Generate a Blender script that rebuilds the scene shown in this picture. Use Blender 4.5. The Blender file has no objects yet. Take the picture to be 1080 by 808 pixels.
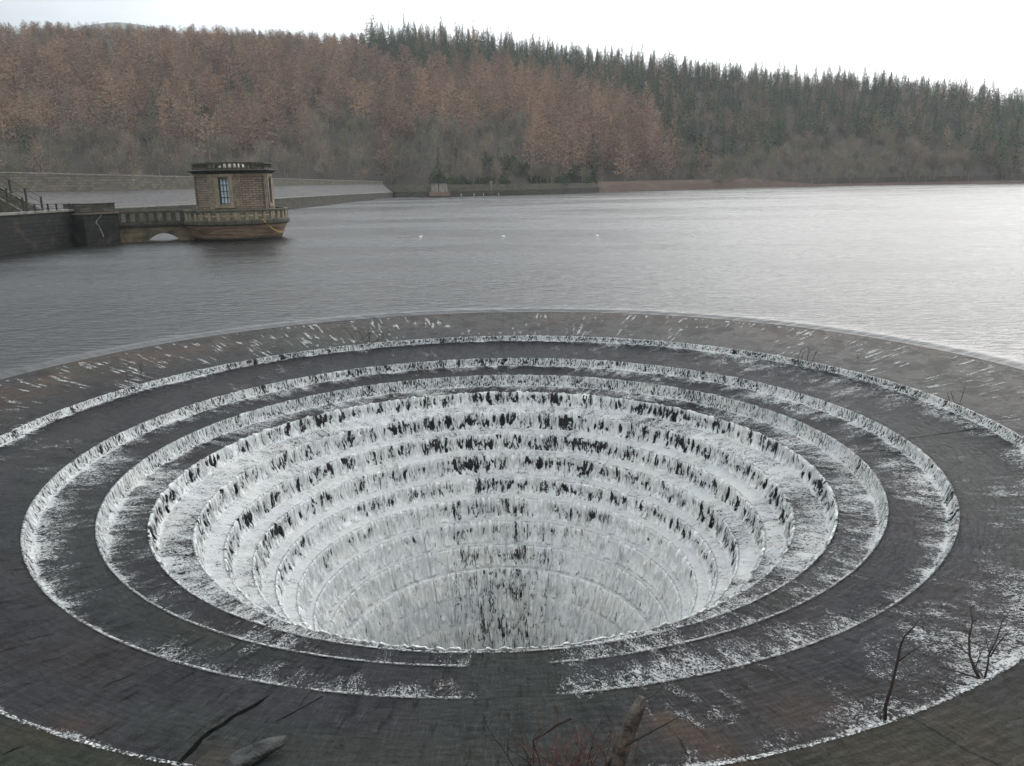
import bpy, math, random
import numpy as np
from mathutils import Vector, Matrix
R_ = math.radians
rnd = random.Random(7)
S = bpy.context.scene
COL = S.collection

# ------------------------------------------------------------------ camera
F0, PITCH, ROLL, H = 862.0, 0.244734, -0.0181, 4.25      # focal length in photo pixels
CX, CY = -0.364, 15.139                                  # centre of the bellmouth
cam = bpy.data.objects.new('camera', bpy.data.cameras.new('camera'))
COL.objects.link(cam)
cp, sp = math.cos(PITCH), math.sin(PITCH)
cr, sr = math.cos(ROLL), math.sin(ROLL)
X0 = Vector((1, 0, 0)); U0 = Vector((0, sp, cp)); FW = Vector((0, cp, -sp))
XR = X0*cr + U0*sr; UR = -X0*sr + U0*cr
m = Matrix((XR, UR, -FW)).transposed().to_4x4(); m.translation = (0, 0, H)
cam.matrix_world = m
cam.data.sensor_fit = 'HORIZONTAL'; cam.data.sensor_width = 36
cam.data.lens = F0/1080*36
cam.data.clip_start = 0.05; cam.data.clip_end = 6000
S.camera = cam

# ------------------------------------------------------------------ sky, sun, exposure
SUN_AZ, SUN_EL = R_(30), R_(26)       # azimuth to the right of the view, behind thin cloud
sdir = Vector((math.sin(SUN_AZ)*math.cos(SUN_EL), math.cos(SUN_AZ)*math.cos(SUN_EL), math.sin(SUN_EL)))
W = bpy.data.worlds.new('World'); S.world = W; W.use_nodes = True
nt = W.node_tree; nt.nodes.clear()
def N(t, typ, **kw):
    n = t.nodes.new(typ)
    for k, v in kw.items():
        if k in n.inputs: n.inputs[k].default_value = v
        else: setattr(n, k, v)
    return n
out = N(nt, 'ShaderNodeOutputWorld')
sky = N(nt, 'ShaderNodeTexSky', sky_type='NISHITA'); sky.sun_disc = False
sky.sun_elevation = SUN_EL; sky.sun_rotation = SUN_AZ; sky.dust_density = 3; sky.air_density = 1
bg1 = N(nt, 'ShaderNodeBackground'); bg1.inputs[1].default_value = 0.08
nt.links.new(sky.outputs[0], bg1.inputs[0])
tc = N(nt, 'ShaderNodeTexCoord')
dt = N(nt, 'ShaderNodeVectorMath', operation='DOT_PRODUCT'); nt.links.new(tc.outputs['Generated'], dt.inputs[0]); dt.inputs[1].default_value = sdir
gl = N(nt, 'ShaderNodeMapRange', interpolation_type='SMOOTHSTEP'); nt.links.new(dt.outputs['Value'], gl.inputs[0])
gl.inputs[1].default_value = 0.45; gl.inputs[2].default_value = 1.0; gl.inputs[3].default_value = 0.0; gl.inputs[4].default_value = 1.0
mp = N(nt, 'ShaderNodeMapping'); mp.inputs['Scale'].default_value = (1, 1, 3.2); nt.links.new(tc.outputs['Generated'], mp.inputs[0])
cn = N(nt, 'ShaderNodeTexNoise', Scale=3.2, Detail=7.0, Roughness=0.52, Distortion=0.4); nt.links.new(mp.outputs[0], cn.inputs['Vector'])
cr1 = N(nt, 'ShaderNodeValToRGB'); nt.links.new(cn.outputs['Fac'], cr1.inputs[0])
e = cr1.color_ramp.elements; e[0].position = 0.34; e[0].color = (0.48, 0.55, 0.59, 1); e[1].position = 0.66; e[1].color = (0.78, 0.81, 0.84, 1)
glw = N(nt, 'ShaderNodeMix', data_type='RGBA', blend_type='ADD'); glw.clamp_result = False
nt.links.new(gl.outputs[0], glw.inputs[0]); nt.links.new(cr1.outputs[0], glw.inputs[6]); glw.inputs[7].default_value = (0.95, 0.97, 1.0, 1)
sz = N(nt, 'ShaderNodeSeparateXYZ'); nt.links.new(tc.outputs['Generated'], sz.inputs[0])
zg = N(nt, 'ShaderNodeMapRange'); nt.links.new(sz.outputs[2], zg.inputs[0]); zg.inputs[1].default_value = 0.1; zg.inputs[2].default_value = 1.0; zg.inputs[3].default_value = 1.05; zg.inputs[4].default_value = 2.3
bg2 = N(nt, 'ShaderNodeBackground'); nt.links.new(zg.outputs[0], bg2.inputs[1]); nt.links.new(glw.outputs[2], bg2.inputs[0])
mx = N(nt, 'ShaderNodeMixShader'); mx.inputs[0].default_value = 0.9
nt.links.new(bg1.outputs[0], mx.inputs[1]); nt.links.new(bg2.outputs[0], mx.inputs[2]); nt.links.new(mx.outputs[0], out.inputs[0])
sl = bpy.data.lights.new('sun', 'SUN'); sl.energy = 0.55; sl.angle = R_(45); sl.color = (1, 0.965, 0.91)
sun = bpy.data.objects.new('sun', sl); COL.objects.link(sun)
sun.rotation_euler = (-sdir).to_track_quat('-Z', 'Y').to_euler(); sun.location = (0, 0, 60)
S.view_settings.view_transform = 'Standard'; S.view_settings.look = 'None'
S.view_settings.exposure = 0.14; S.view_settings.gamma = 1.0; S.view_settings.use_curve_mapping = False
S.render.engine = 'CYCLES'
S.cycles.max_bounces = 6; S.cycles.diffuse_bounces = 3; S.cycles.glossy_bounces = 2; S.cycles.transmission_bounces = 1; S.cycles.transparent_max_bounces = 10; S.cycles.volume_bounces = 1

# ------------------------------------------------------------------ helpers
def P(u, v, D):                                    # photo pixel -> world point at horizontal distance D
    a = u-540; b = 404-v
    a, b = cr*a-sr*b, sr*a+cr*b
    d = X0*a + U0*b + FW*F0
    k = D/math.hypot(d.x, d.y)
    return Vector((0, 0, H)) + d*k
def G(u, v, Z=0.0):                                # photo pixel -> world point on the level Z
    a = u-540; b = 404-v
    a, b = cr*a-sr*b, sr*a+cr*b
    d = X0*a + U0*b + FW*F0
    return Vector((0, 0, H)) + d*((Z-H)/d.z)
def proj(X, Y, Z):                                 # numpy: world -> photo pixel
    dz = Z-H
    dep = Y*cp - dz*sp; up = Y*sp + dz*cp
    a = F0*X/dep; b = F0*up/dep
    return 540 + cr*a+sr*b, 404 - (-sr*a+cr*b)

def surfz(r):                                      # stone level of the rim and the first two treads
    if r >= 9.61: return float(np.interp(r, [9.61, 10.1, 10.6, 11.1, 11.5, 11.8], [-0.45, -0.395, -0.325, -0.245, -0.175, -0.125]))
    if r >= 7.97: return -0.58-0.21*(9.58-r)/1.61
    return -0.99-0.07*(7.94-r)/0.94
def SG(u, v):                                      # photo pixel -> point on that stone
    z = -0.5
    for _ in range(12):
        g_ = G(u, v, z); z = surfz(math.hypot(g_.x-CX, g_.y-CY))
    g_.z = z; return g_

def tag(o, label=None, cat=None, group=None, kind=None):
    if label: o['label'] = label
    if cat: o['category'] = cat
    if group: o['group'] = group
    if kind: o['kind'] = kind
    return o
def empty(name, loc=(0, 0, 0), rz=0):
    o = bpy.data.objects.new(name, None); o.location = loc; o.rotation_euler = (0, 0, rz); o.empty_display_size = 0.2
    COL.objects.link(o); return o
def link(name, me, mat, parent=None, smooth=False):
    if mat: me.materials.append(mat)
    if smooth: me.polygons.foreach_set('use_smooth', [True]*len(me.polygons))
    o = bpy.data.objects.new(name, me); COL.objects.link(o)
    if parent: o.parent = parent
    return o

class MB:
    def __init__(s): s.v = []; s.f = []; s.uv = []
    def face(s, idx, uv=None): s.f.append(tuple(idx)); s.uv.append(uv)
    def box(s, c, sz, rz=0, taper=1.0, bev=0.0):
        cx, cy, cz = c; x, y, z = sz[0]/2, sz[1]/2, sz[2]/2
        ca, sa = math.cos(rz), math.sin(rz); n = len(s.v)
        for k, zz in ((1.0, -z), (taper, z)):
            for a, b in ((-x, -y), (x, -y), (x, y), (-x, y)):
                a *= k; b *= k
                s.v.append((cx+ca*a-sa*b, cy+sa*a+ca*b, cz+zz))
        for f in ((3, 2, 1, 0), (4, 5, 6, 7), (0, 1, 5, 4), (1, 2, 6, 5), (2, 3, 7, 6), (3, 0, 4, 7)): s.face([n+i for i in f])
    def hexa(s, lo, hi):                            # 4 lower points, 4 upper points
        n = len(s.v); s.v += [tuple(p) for p in lo] + [tuple(p) for p in hi]
        for f in ((3, 2, 1, 0), (4, 5, 6, 7), (0, 1, 5, 4), (1, 2, 6, 5), (2, 3, 7, 6), (3, 0, 4, 7)): s.face([n+i for i in f])
    def tube(s, pts, rad, n=6):
        base = len(s.v); pts = [Vector(p) for p in pts]
        for i, p in enumerate(pts):
            d = (pts[min(i+1, len(pts)-1)]-pts[max(i-1, 0)]).normalized()
            a = d.orthogonal().normalized(); b = d.cross(a)
            r = rad[i] if isinstance(rad, (list, tuple)) else rad
            for k in range(n):
                t = 2*math.pi*k/n; s.v.append(tuple(p + a*(r*math.cos(t)) + b*(r*math.sin(t))))
        for i in range(len(pts)-1):
            for k in range(n):
                s.face((base+i*n+k, base+i*n+(k+1) % n, base+(i+1)*n+(k+1) % n, base+(i+1)*n+k))
        s.face([base+k for k in range(n)][::-1]); s.face([base+(len(pts)-1)*n+k for k in range(n)])
    def ring(s, prof, n, a0=0.0, a1=2*math.pi, c=(0, 0), uoff=0.0):   # closed if full circle; prof list of (r, z)
        base = len(s.v); full = abs(a1-a0-2*math.pi) < 1e-6; m_ = n if full else n+1
        L = [0.0]
        for i in range(1, len(prof)): L.append(L[-1]+math.hypot(prof[i][0]-prof[i-1][0], prof[i][1]-prof[i-1][1]))
        rm = max(p[0] for p in prof)
        for r, z in prof:
            for k in range(m_):
                t = a0+(a1-a0)*k/n; s.v.append((c[0]+r*math.cos(t), c[1]+r*math.sin(t), z))
        for i in range(len(prof)-1):
            for k in range(n):
                k2 = (k+1) % m_; u0 = (a0+(a1-a0)*k/n)*rm; u1 = (a0+(a1-a0)*(k+1)/n)*rm
                s.face((base+i*m_+k, base+i*m_+k2, base+(i+1)*m_+k2, base+(i+1)*m_+k), ((u0, -L[i]), (u1, -L[i]), (u1, -L[i+1]), (u0, -L[i+1])))
    def build(s, name, mat, parent=None, smooth=False, off=None):
        me = bpy.data.meshes.new(name)
        me.from_pydata(s.v if off is None else [(a-off[0], b-off[1], c_-off[2]) for a, b, c_ in s.v], [], s.f)
        ul = me.uv_layers.new(name='UVMap')
        buf = np.zeros(len(me.loops)*2, np.float32)
        li = 0
        for f, uv in zip(s.f, s.uv):
            if uv is None:
                p0, p1, p2 = Vector(s.v[f[0]]), Vector(s.v[f[1]]), Vector(s.v[f[2]])
                nn = (p1-p0).cross(p2-p0)
                if nn.length > 0: nn.normalize()
                if abs(nn.z) > 0.8: uv = [(s.v[i][0], s.v[i][1]) for i in f]
                else:
                    t = Vector((-nn.y, nn.x, 0)); t.normalize()
                    uv = [(s.v[i][0]*t.x+s.v[i][1]*t.y, s.v[i][2]) for i in f]
            for q in uv: buf[li*2] = q[0]; buf[li*2+1] = q[1]; li += 1
        ul.data.foreach_set('uv', buf)
        return link(name, me, mat, parent, smooth)

def grid_mesh(name, V, nr, nc, closed, mat, parent=None, uv=None, attrs=None, keep=None, smooth=True):
    """V: (nr*nc,3); rows along profile, columns along the circle"""
    r = np.arange(nr-1)[:, None]; c = np.arange(nc if closed else nc-1)[None, :]
    c2 = (c+1) % nc
    F = np.stack([r*nc+c, r*nc+c2, (r+1)*nc+c2, (r+1)*nc+c], -1).reshape(-1, 4)
    if keep is not None:
        F = F[keep[F].max(1) > 0.5]
        used = np.zeros(len(V), bool); used[F.ravel()] = True
        mp_ = np.cumsum(used)-1; F = mp_[F]; V = V[used]
        if uv is not None: uv = uv[used]
        if attrs: attrs = {k: a[used] for k, a in attrs.items()}
    me = bpy.data.meshes.new(name)
    me.vertices.add(len(V)); me.vertices.foreach_set('co', V.astype(np.float32).ravel())
    me.loops.add(F.size); me.loops.foreach_set('vertex_index', F.astype(np.int32).ravel())
    me.polygons.add(len(F)); me.polygons.foreach_set('loop_start', (np.arange(len(F))*F.shape[1]).astype(np.int32))
    me.update(calc_edges=True)
    if uv is not None:
        at = me.attributes.new('flow', 'FLOAT_VECTOR', 'POINT')
        at.data.foreach_set('vector', np.column_stack([uv, np.zeros(len(uv))]).astype(np.float32).ravel())
    for k, a in (attrs or {}).items():
        at = me.attributes.new(k, 'FLOAT', 'POINT'); at.data.foreach_set('value', a.astype(np.float32))
    me.validate()
    return link(name, me, mat, parent, smooth)

def vnoise(u, v, seed, pu=0):                        # smooth value noise; pu = period in u (0 = none)
    g = np.random.RandomState(seed).rand(4096)
    iu = np.floor(u).astype(np.int64); iv = np.floor(v).astype(np.int64)
    fu = u-iu; fv = v-iv; fu = fu*fu*(3-2*fu); fv = fv*fv*(3-2*fv)
    def h(a, b):
        if pu: a = np.mod(a, pu)
        return g[np.mod(a*1619+b*31337+a*b*7+(a*a) % 977, 4096)]
    return (h(iu, iv)*(1-fu)+h(iu+1, iv)*fu)*(1-fv)+(h(iu, iv+1)*(1-fu)+h(iu+1, iv+1)*fu)*fv
def sstep(a, b, x):
    t = np.clip((x-a)/(b-a), 0, 1); return t*t*(3-2*t)

# ------------------------------------------------------------------ materials
def newmat(name):
    mt = bpy.data.materials.new(name); mt.use_nodes = True
    t = mt.node_tree; b = t.nodes['Principled BSDF']
    return mt, t, b
def setc(t, sock, c):
    if isinstance(c, tuple): sock.default_value = (*c, 1)
    else: t.links.new(c, sock)
def noise(t, vec, scale, detail=5, rough=0.55, dist=0.0):
    n = N(t, 'ShaderNodeTexNoise', Scale=scale, Detail=float(detail), Roughness=rough, Distortion=dist)
    if vec is not None: t.links.new(vec, n.inputs['Vector'])
    return n.outputs['Fac']
def mapping(t, vec, scale=(1, 1, 1), rot=(0, 0, 0)):
    n = N(t, 'ShaderNodeMapping'); n.inputs['Scale'].default_value = scale; n.inputs['Rotation'].default_value = rot
    t.links.new(vec, n.inputs[0]); return n.outputs[0]
def ramp(t, fac, stops):
    n = N(t, 'ShaderNodeValToRGB'); t.links.new(fac, n.inputs[0]); cr_ = n.color_ramp
    while len(cr_.elements) < len(stops): cr_.elements.new(0.5)
    for e_, (p, c) in zip(cr_.elements, stops): e_.position = p; e_.color = (*c, 1) if isinstance(c, tuple) else (c, c, c, 1)
    return n.outputs[0]
def mixc(t, fac, a, b, mode='MIX'):
    n = N(t, 'ShaderNodeMix', data_type='RGBA', blend_type=mode)
    if isinstance(fac, (int, float)): n.inputs[0].default_value = fac
    else: t.links.new(fac, n.inputs[0])
    setc(t, n.inputs[6], a); setc(t, n.inputs[7], b); return n.outputs[2]
def math_(t, op, a, b=0.0, clamp=False):
    n = N(t, 'ShaderNodeMath', operation=op); n.use_clamp = clamp
    for i, q in enumerate((a, b)):
        if isinstance(q, (int, float)): n.inputs[i].default_value = q
        else: t.links.new(q, n.inputs[i])
    return n.outputs[0]
def rng(t, v, a, b, c=0.0, d=1.0, smooth=True):
    n = N(t, 'ShaderNodeMapRange'); n.interpolation_type = 'SMOOTHSTEP' if smooth else 'LINEAR'
    t.links.new(v, n.inputs[0])
    for i, q in enumerate((a, b, c, d)):
        if isinstance(q, (int, float)): n.inputs[i+1].default_value = q
        else: t.links.new(q, n.inputs[i+1])
    return n.outputs[0]
def bump(t, b, h, strength, dist, prev=None):
    n = N(t, 'ShaderNodeBump'); n.inputs['Distance'].default_value = dist
    if isinstance(strength, (int, float)): n.inputs['Strength'].default_value = strength
    else: t.links.new(strength, n.inputs['Strength'])
    t.links.new(h, n.inputs['Height'])
    if prev is not None: t.links.new(prev, n.inputs['Normal'])
    t.links.new(n.outputs[0], b.inputs['Normal']); return n.outputs[0]
def attr(t, name, which='Fac'):
    n = N(t, 'ShaderNodeAttribute'); n.attribute_name = name; return n.outputs[which]
def objco(t): return N(t, 'ShaderNodeTexCoord').outputs['Object']
def uvco(t): return N(t, 'ShaderNodeTexCoord').outputs['UV']

def masonry(name, c1, c2, mortar, bw, bh, ms=0.012, stain=(0.02, 0.02, 0.018), st=(0.5, 0.7), moss=0.0, bs=0.6, rough=0.85):
    mt, t, b = newmat(name); uv = uvco(t); ob = objco(t)
    wv = N(t, 'ShaderNodeVectorMath', operation='ADD')
    nz = N(t, 'ShaderNodeTexNoise', Scale=2.5, Detail=3.0); t.links.new(uv, nz.inputs['Vector'])
    sc = N(t, 'ShaderNodeVectorMath', operation='SCALE'); sc.inputs['Scale'].default_value = bh*0.22; t.links.new(nz.outputs['Color'], sc.inputs[0])
    t.links.new(uv, wv.inputs[0]); t.links.new(sc.outputs[0], wv.inputs[1])
    br = N(t, 'ShaderNodeTexBrick'); t.links.new(wv.outputs[0], br.inputs['Vector'])
    br.inputs['Scale'].default_value = 1.0; br.inputs['Brick Width'].default_value = bw; br.inputs['Row Height'].default_value = bh
    br.inputs['Mortar Size'].default_value = ms; br.inputs['Mortar Smooth'].default_value = 0.4; br.inputs['Bias'].default_value = -0.1
    br.inputs['Color1'].default_value = (*c1, 1); br.inputs['Color2'].default_value = (*c2, 1); br.inputs['Mortar'].default_value = (*mortar, 1)
    c = mixc(t, 0.5, br.outputs[0], ramp(t, noise(t, ob, 7, 6, 0.65), [(0.3, 0.25), (0.7, 0.85)]), 'OVERLAY')
    c = mixc(t, rng(t, noise(t, ob, 0.9, 5, 0.65), st[0], st[1], 0, 0.85), c, stain)
    if moss: c = mixc(t, rng(t, noise(t, ob, 1.6, 5, 0.6), 0.5, 0.66, 0, moss), c, (0.055, 0.06, 0.022))
    t.links.new(c, b.inputs['Base Color']); b.inputs['Roughness'].default_value = rough
    hgt = math_(t, 'ADD', math_(t, 'MULTIPLY', br.outputs['Fac'], -1.0), math_(t, 'MULTIPLY', noise(t, ob, 14, 5, 0.6), 0.7))
    bump(t, b, hgt, bs, 0.03)
    return mt
def plain(name, c1, c2, scale=4, rough=0.7, bs=0.3, metal=0.0):
    mt, t, b = newmat(name); ob = objco(t)
    t.links.new(mixc(t, rng(t, noise(t, ob, scale, 6, 0.6), 0.35, 0.65), c1, c2), b.inputs['Base Color'])
    b.inputs['Roughness'].default_value = rough; b.inputs['Metallic'].default_value = metal
    if bs: bump(t, b, noise(t, ob, scale*5, 5, 0.6), bs, 0.02)
    return mt
M = {}
M['tower'] = masonry('tower sandstone', (0.26, 0.205, 0.14), (0.15, 0.12, 0.085), (0.075, 0.055, 0.038), 0.55, 0.2, 0.010, stain=(0.03, 0.026, 0.018), st=(0.56, 0.8), moss=0.35)
M['rustic'] = masonry('rusticated sandstone', (0.26, 0.195, 0.135), (0.15, 0.115, 0.08), (0.03, 0.022, 0.016), 0.6, 0.17, 0.022, st=(0.6, 0.85), bs=1.0)
M['ashlar'] = plain('dressed sandstone', (0.3, 0.245, 0.165), (0.18, 0.15, 0.1), 3, 0.85, 0.4)
M['weather'] = plain('weathered mossy stone', (0.1, 0.088, 0.06), (0.035, 0.034, 0.022), 3.5, 0.9, 0.5)
M['darkstone'] = plain('soot dark stone', (0.04, 0.034, 0.027), (0.015, 0.014, 0.012), 5, 0.85, 0.4)
M['bridge'] = masonry('bridge stone', (0.19, 0.145, 0.085), (0.1, 0.078, 0.05), (0.04, 0.032, 0.02), 0.9, 0.38, 0.012, st=(0.45, 0.7), moss=0.3)
M['wetwall'] = masonry('black algae stained masonry', (0.02, 0.019, 0.016), (0.01, 0.01, 0.009), (0.006, 0.006, 0.005), 0.8, 0.27, 0.02, stain=(0.075, 0.056, 0.035), st=(0.52, 0.75), moss=0.25, bs=0.9)
M['coping'] = plain('pale coping stone', (0.27, 0.25, 0.22), (0.15, 0.14, 0.115), 2.0, 0.8, 0.3)
M['damwall'] = masonry('dam wall masonry', (0.1, 0.085, 0.062), (0.045, 0.04, 0.03), (0.03, 0.026, 0.02), 0.9, 0.35, 0.03, stain=(0.02, 0.02, 0.016), st=(0.5, 0.75), moss=0.3)
M['parapet'] = masonry('dam parapet masonry', (0.15, 0.13, 0.095), (0.085, 0.076, 0.056), (0.04, 0.036, 0.028), 0.8, 0.35, 0.02, stain=(0.36, 0.33, 0.27), st=(0.66, 0.74), moss=0.2)
M['iron'] = plain('black iron', (0.012, 0.012, 0.013), (0.02, 0.018, 0.016), 8, 0.5, 0.1)
M['bark'] = plain('wet dark bark', (0.035, 0.022, 0.016), (0.015, 0.011, 0.009), 14, 0.7, 0.5)
M['drift'] = plain('weathered driftwood', (0.12, 0.09, 0.07), (0.025, 0.018, 0.013), 11, 0.7, 1.0)
M['redtwig'] = plain('red brown twigs', (0.13, 0.045, 0.03), (0.06, 0.03, 0.02), 9, 0.6, 0.2)
M['rock'] = plain('wet slab rock', (0.04, 0.039, 0.036), (0.008, 0.008, 0.007), 9, 0.5, 1.0)
M['buoy'] = plain('white buoy plastic', (0.8, 0.8, 0.78), (0.7, 0.7, 0.68), 3, 0.4, 0)
M['rope'] = plain('yellow rope', (0.5, 0.36, 0.07), (0.36, 0.26, 0.05), 10, 0.8, 0)
M['concrete'] = plain('pale rendered concrete', (0.34, 0.31, 0.27), (0.2, 0.17, 0.145), 1.2, 0.85, 0.2)
M['roofdark'] = plain('dark felt roof', (0.05, 0.045, 0.045), (0.03, 0.028, 0.028), 3, 0.8, 0.2)
M['blackgap'] = plain('open joint', (0.004, 0.004, 0.004), (0.008, 0.008, 0.007), 6, 0.9, 0)
M['frame'] = plain('blue grey window frame', (0.06, 0.085, 0.1), (0.045, 0.06, 0.07), 5, 0.5, 0)
mt, t, b = newmat('pale window glass'); b.inputs['Base Color'].default_value = (0.42, 0.56, 0.62, 1); b.inputs['Roughness'].default_value = 0.12
t.links.new(mixc(t, rng(t, noise(t, objco(t), 2.2, 3), 0.4, 0.6), (0.5, 0.63, 0.67), (0.62, 0.72, 0.75)), b.inputs['Base Color']); M['glass'] = mt
M['blackgap'].node_tree.nodes['Principled BSDF'].inputs['Specular IOR Level'].default_value = 0.0
# stone pitching of the dam face
mt, t, b = newmat('stone pitching'); ob = objco(t)
vo = N(t, 'ShaderNodeTexVoronoi', Scale=2.2); t.links.new(mapping(t, ob, (1, 1, 2)), vo.inputs['Vector'])
c = ramp(t, vo.outputs['Color'], [(0.0, (0.04, 0.036, 0.034)), (1.0, (0.088, 0.08, 0.076))])
c = mixc(t, rng(t, noise(t, mapping(t, ob, (0.05, 0.05, 2.5)), 1.5, 5), 0.5, 0.7, 0, 0.5), c, (0.13, 0.11, 0.08))
t.links.new(c, b.inputs['Base Color']); b.inputs['Roughness'].default_value = 0.9
bump(t, b, vo.outputs['Distance'], 0.6, 0.1); M['pitch'] = mt

# wet spillway stone with a thin running film of water (flow = arc metres, metres down the profile)
def wetstone(name, base1, base2, film, rough=0.16, crack=True):
    mt, t, b = newmat(name); fl = attr(t, 'flow', 'Vector'); ob = objco(t)
    c = mixc(t, rng(t, noise(t, ob, 1.1, 6, 0.62), 0.36, 0.66), base1, base2)
    c = mixc(t, rng(t, noise(t, mapping(t, fl, (7, 1.1, 1)), 1.0, 7, 0.7), 0.42, 0.62, 0, 0.8), c, film)
    c = mixc(t, rng(t, noise(t, mapping(t, fl, (9, 1.6, 1), (0, 0, 0.2)), 1.0, 6, 0.72), 0.54, 0.64, 0, 0.85), c, (0.006, 0.006, 0.006))
    c = mixc(t, rng(t, noise(t, mapping(t, fl, (34, 3.2, 1), (0, 0, 0.1)), 1.0, 5, 0.75), 0.52, 0.70, 0, 0.38), c, (0.11, 0.11, 0.115))  # thin pale streaks: water highlights painted into the colour
    c = mixc(t, rng(t, attr(t, 'brown'), 0.0, 1.0, 0, 0.9, False), c, (0.07, 0.044, 0.028))
    c = mixc(t, rng(t, attr(t, 'algae'), 0.0, 1.0, 0, 0.85, False), c, (0.03, 0.043, 0.024))
    speck = noise(t, mapping(t, ob, (1, 1, 1)), 34, 4, 0.7)
    c = mixc(t, rng(t, speck, 0.5, 0.72, 0, 0.35), c, (0.012, 0.012, 0.011))
    ck = None
    if crack:
        cn_ = noise(t, mapping(t, fl, (2.6, 0.42, 1)), 1.0, 5, 0.6, 0.6)
        br_ = noise(t, mapping(t, fl, (4, 4, 1)), 1.0, 4, 0.7)
        ck = math_(t, 'MULTIPLY', rng(t, math_(t, 'ABSOLUTE', math_(t, 'SUBTRACT', cn_, 0.56)), 0.001, 0.007, 1, 0), rng(t, br_, 0.53, 0.6))
        c = mixc(t, math_(t, 'MULTIPLY', ck, 0.85), c, (0.006, 0.006, 0.006))
    sf = N(t, 'ShaderNodeSeparateXYZ'); t.links.new(fl, sf.inputs[0])
    jn = math_(t, 'ABSOLUTE', math_(t, 'SUBTRACT', math_(t, 'FRACT', math_(t, 'DIVIDE', math_(t, 'ADD', sf.outputs[0], math_(t, 'MULTIPLY', noise(t, mapping(t, fl, (1.5, 2.5, 1)), 1.0, 4, 0.7), 0.14)), 1.6755)), 0.5))
    c = mixc(t, math_(t, 'MULTIPLY', rng(t, jn, 0.003, 0.010, 1, 0), rng(t, noise(t, ob, 1.7, 4, 0.6), 0.46, 0.6, 0, 0.8)), c, (0.005, 0.005, 0.005))
    t.links.new(c, b.inputs['Base Color'])
    b.inputs['IOR'].default_value = 1.33; b.inputs['Specular IOR Level'].default_value = 0.07
    t.links.new(rng(t, noise(t, ob, 2.2, 4), 0.35, 0.65, rough*0.75, rough*1.9), b.inputs['Roughness'])
    # ripples running with the flow, and fine stone grain
    h1 = noise(t, mapping(t, fl, (5.0, 13, 1)), 1.0, 6, 0.62, 0.8)
    h2 = noise(t, mapping(t, fl, (26, 7, 1)), 1.0, 4, 0.6, 0.5)
    hh = math_(t, 'ADD', h1, math_(t, 'MULTIPLY', h2, 0.35))
    bn = bump(t, b, hh, 1.0, 0.05)
    bn = bump(t, b, speck, 0.35, 0.008, bn)
    return mt
M['rim'] = wetstone('wet rim stone', (0.027, 0.025, 0.022), (0.016, 0.0155, 0.014), (0.028, 0.028, 0.029), 0.2)
M['step'] = wetstone('wet step stone', (0.03, 0.03, 0.031), (0.017, 0.017, 0.019), (0.033, 0.033, 0.038), 0.17)
M['shaft'] = wetstone('wet shaft stone', (0.02, 0.02, 0.02), (0.01, 0.01, 0.01), (0.02, 0.02, 0.022), 0.3, False)

# white water: foam = share of the surface that is white, wall = 1 on falling sheets
mt, t, b = newmat('white water'); fl = attr(t, 'flow', 'Vector'); ob = objco(t); wall = attr(t, 'wall'); foam = attr(t, 'foam'); deepa = attr(t, 'deep')
nw1 = rng(t, noise(t, mapping(t, ob, (1, 1, 0.13)), 15, 3, 0.55, 0.2), 0.33, 0.67)
nw2 = rng(t, noise(t, mapping(t, ob, (1, 1, 0.45)), 5.5, 6, 0.7, 0.8), 0.36, 0.64)
nw3 = rng(t, noise(t, mapping(t, ob, (1, 1, 0.05)), 34, 3, 0.6, 0.15), 0.34, 0.66)
nw = math_(t, 'ADD', math_(t, 'MULTIPLY', nw1, 0.42), math_(t, 'MULTIPLY', nw2, 0.58))
nwr = math_(t, 'ADD', math_(t, 'MULTIPLY', nw3, 0.7), math_(t, 'MULTIPLY', nw2, 0.3))
mr_ = N(t, 'ShaderNodeMix', data_type='FLOAT'); t.links.new(attr(t, 'rib'), mr_.inputs[0]); t.links.new(nw, mr_.inputs[2]); t.links.new(nwr, mr_.inputs[3]); nw = mr_.outputs[0]
nl = noise(t, mapping(t, fl, (1.0, 0.7, 1)), 11, 7, 0.66, 1.6)
lace = rng(t, math_(t, 'ABSOLUTE', math_(t, 'SUBTRACT', nl, 0.5)), 0.0, 0.10, 1, 0, False)
nf = rng(t, noise(t, mapping(t, fl, (1.0, 0.5, 1)), 42.0, 5, 0.68, 1.2), 0.34, 0.66)
ncl = rng(t, noise(t, mapping(t, fl, (1.0, 0.5, 1)), 3.2, 5, 0.65, 0.8), 0.34, 0.66)
nt_ = math_(t, 'ADD', math_(t, 'MULTIPLY', lace, 0.42), math_(t, 'ADD', math_(t, 'MULTIPLY', nf, 0.34), math_(t, 'MULTIPLY', ncl, 0.24)))
mixn = N(t, 'ShaderNodeMix', data_type='FLOAT'); t.links.new(wall, mixn.inputs[0]); t.links.new(nt_, mixn.inputs[2]); t.links.new(nw, mixn.inputs[3])
ex = math_(t, 'ADD', math_(t, 'SUBTRACT', mixn.outputs[0], 0.83), math_(t, 'MULTIPLY', foam, 0.72))
soft = math_(t, 'ADD', 0.18, math_(t, 'MULTIPLY', deepa, 0.16))
al = math_(t, 'MULTIPLY', rng(t, ex, -0.04, soft), math_(t, 'SUBTRACT', 0.97, math_(t, 'MULTIPLY', math_(t, 'SUBTRACT', 1.0, foam), 0.5)))
colr = mixc(t, rng(t, noise(t, ob, 1.3, 4), 0.4, 0.62), (0.86, 0.87, 0.86), (0.9, 0.885, 0.85))
stk = noise(t, mapping(t, ob, (1, 1, 0.07)), 24, 3, 0.6, 0.3)
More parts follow.
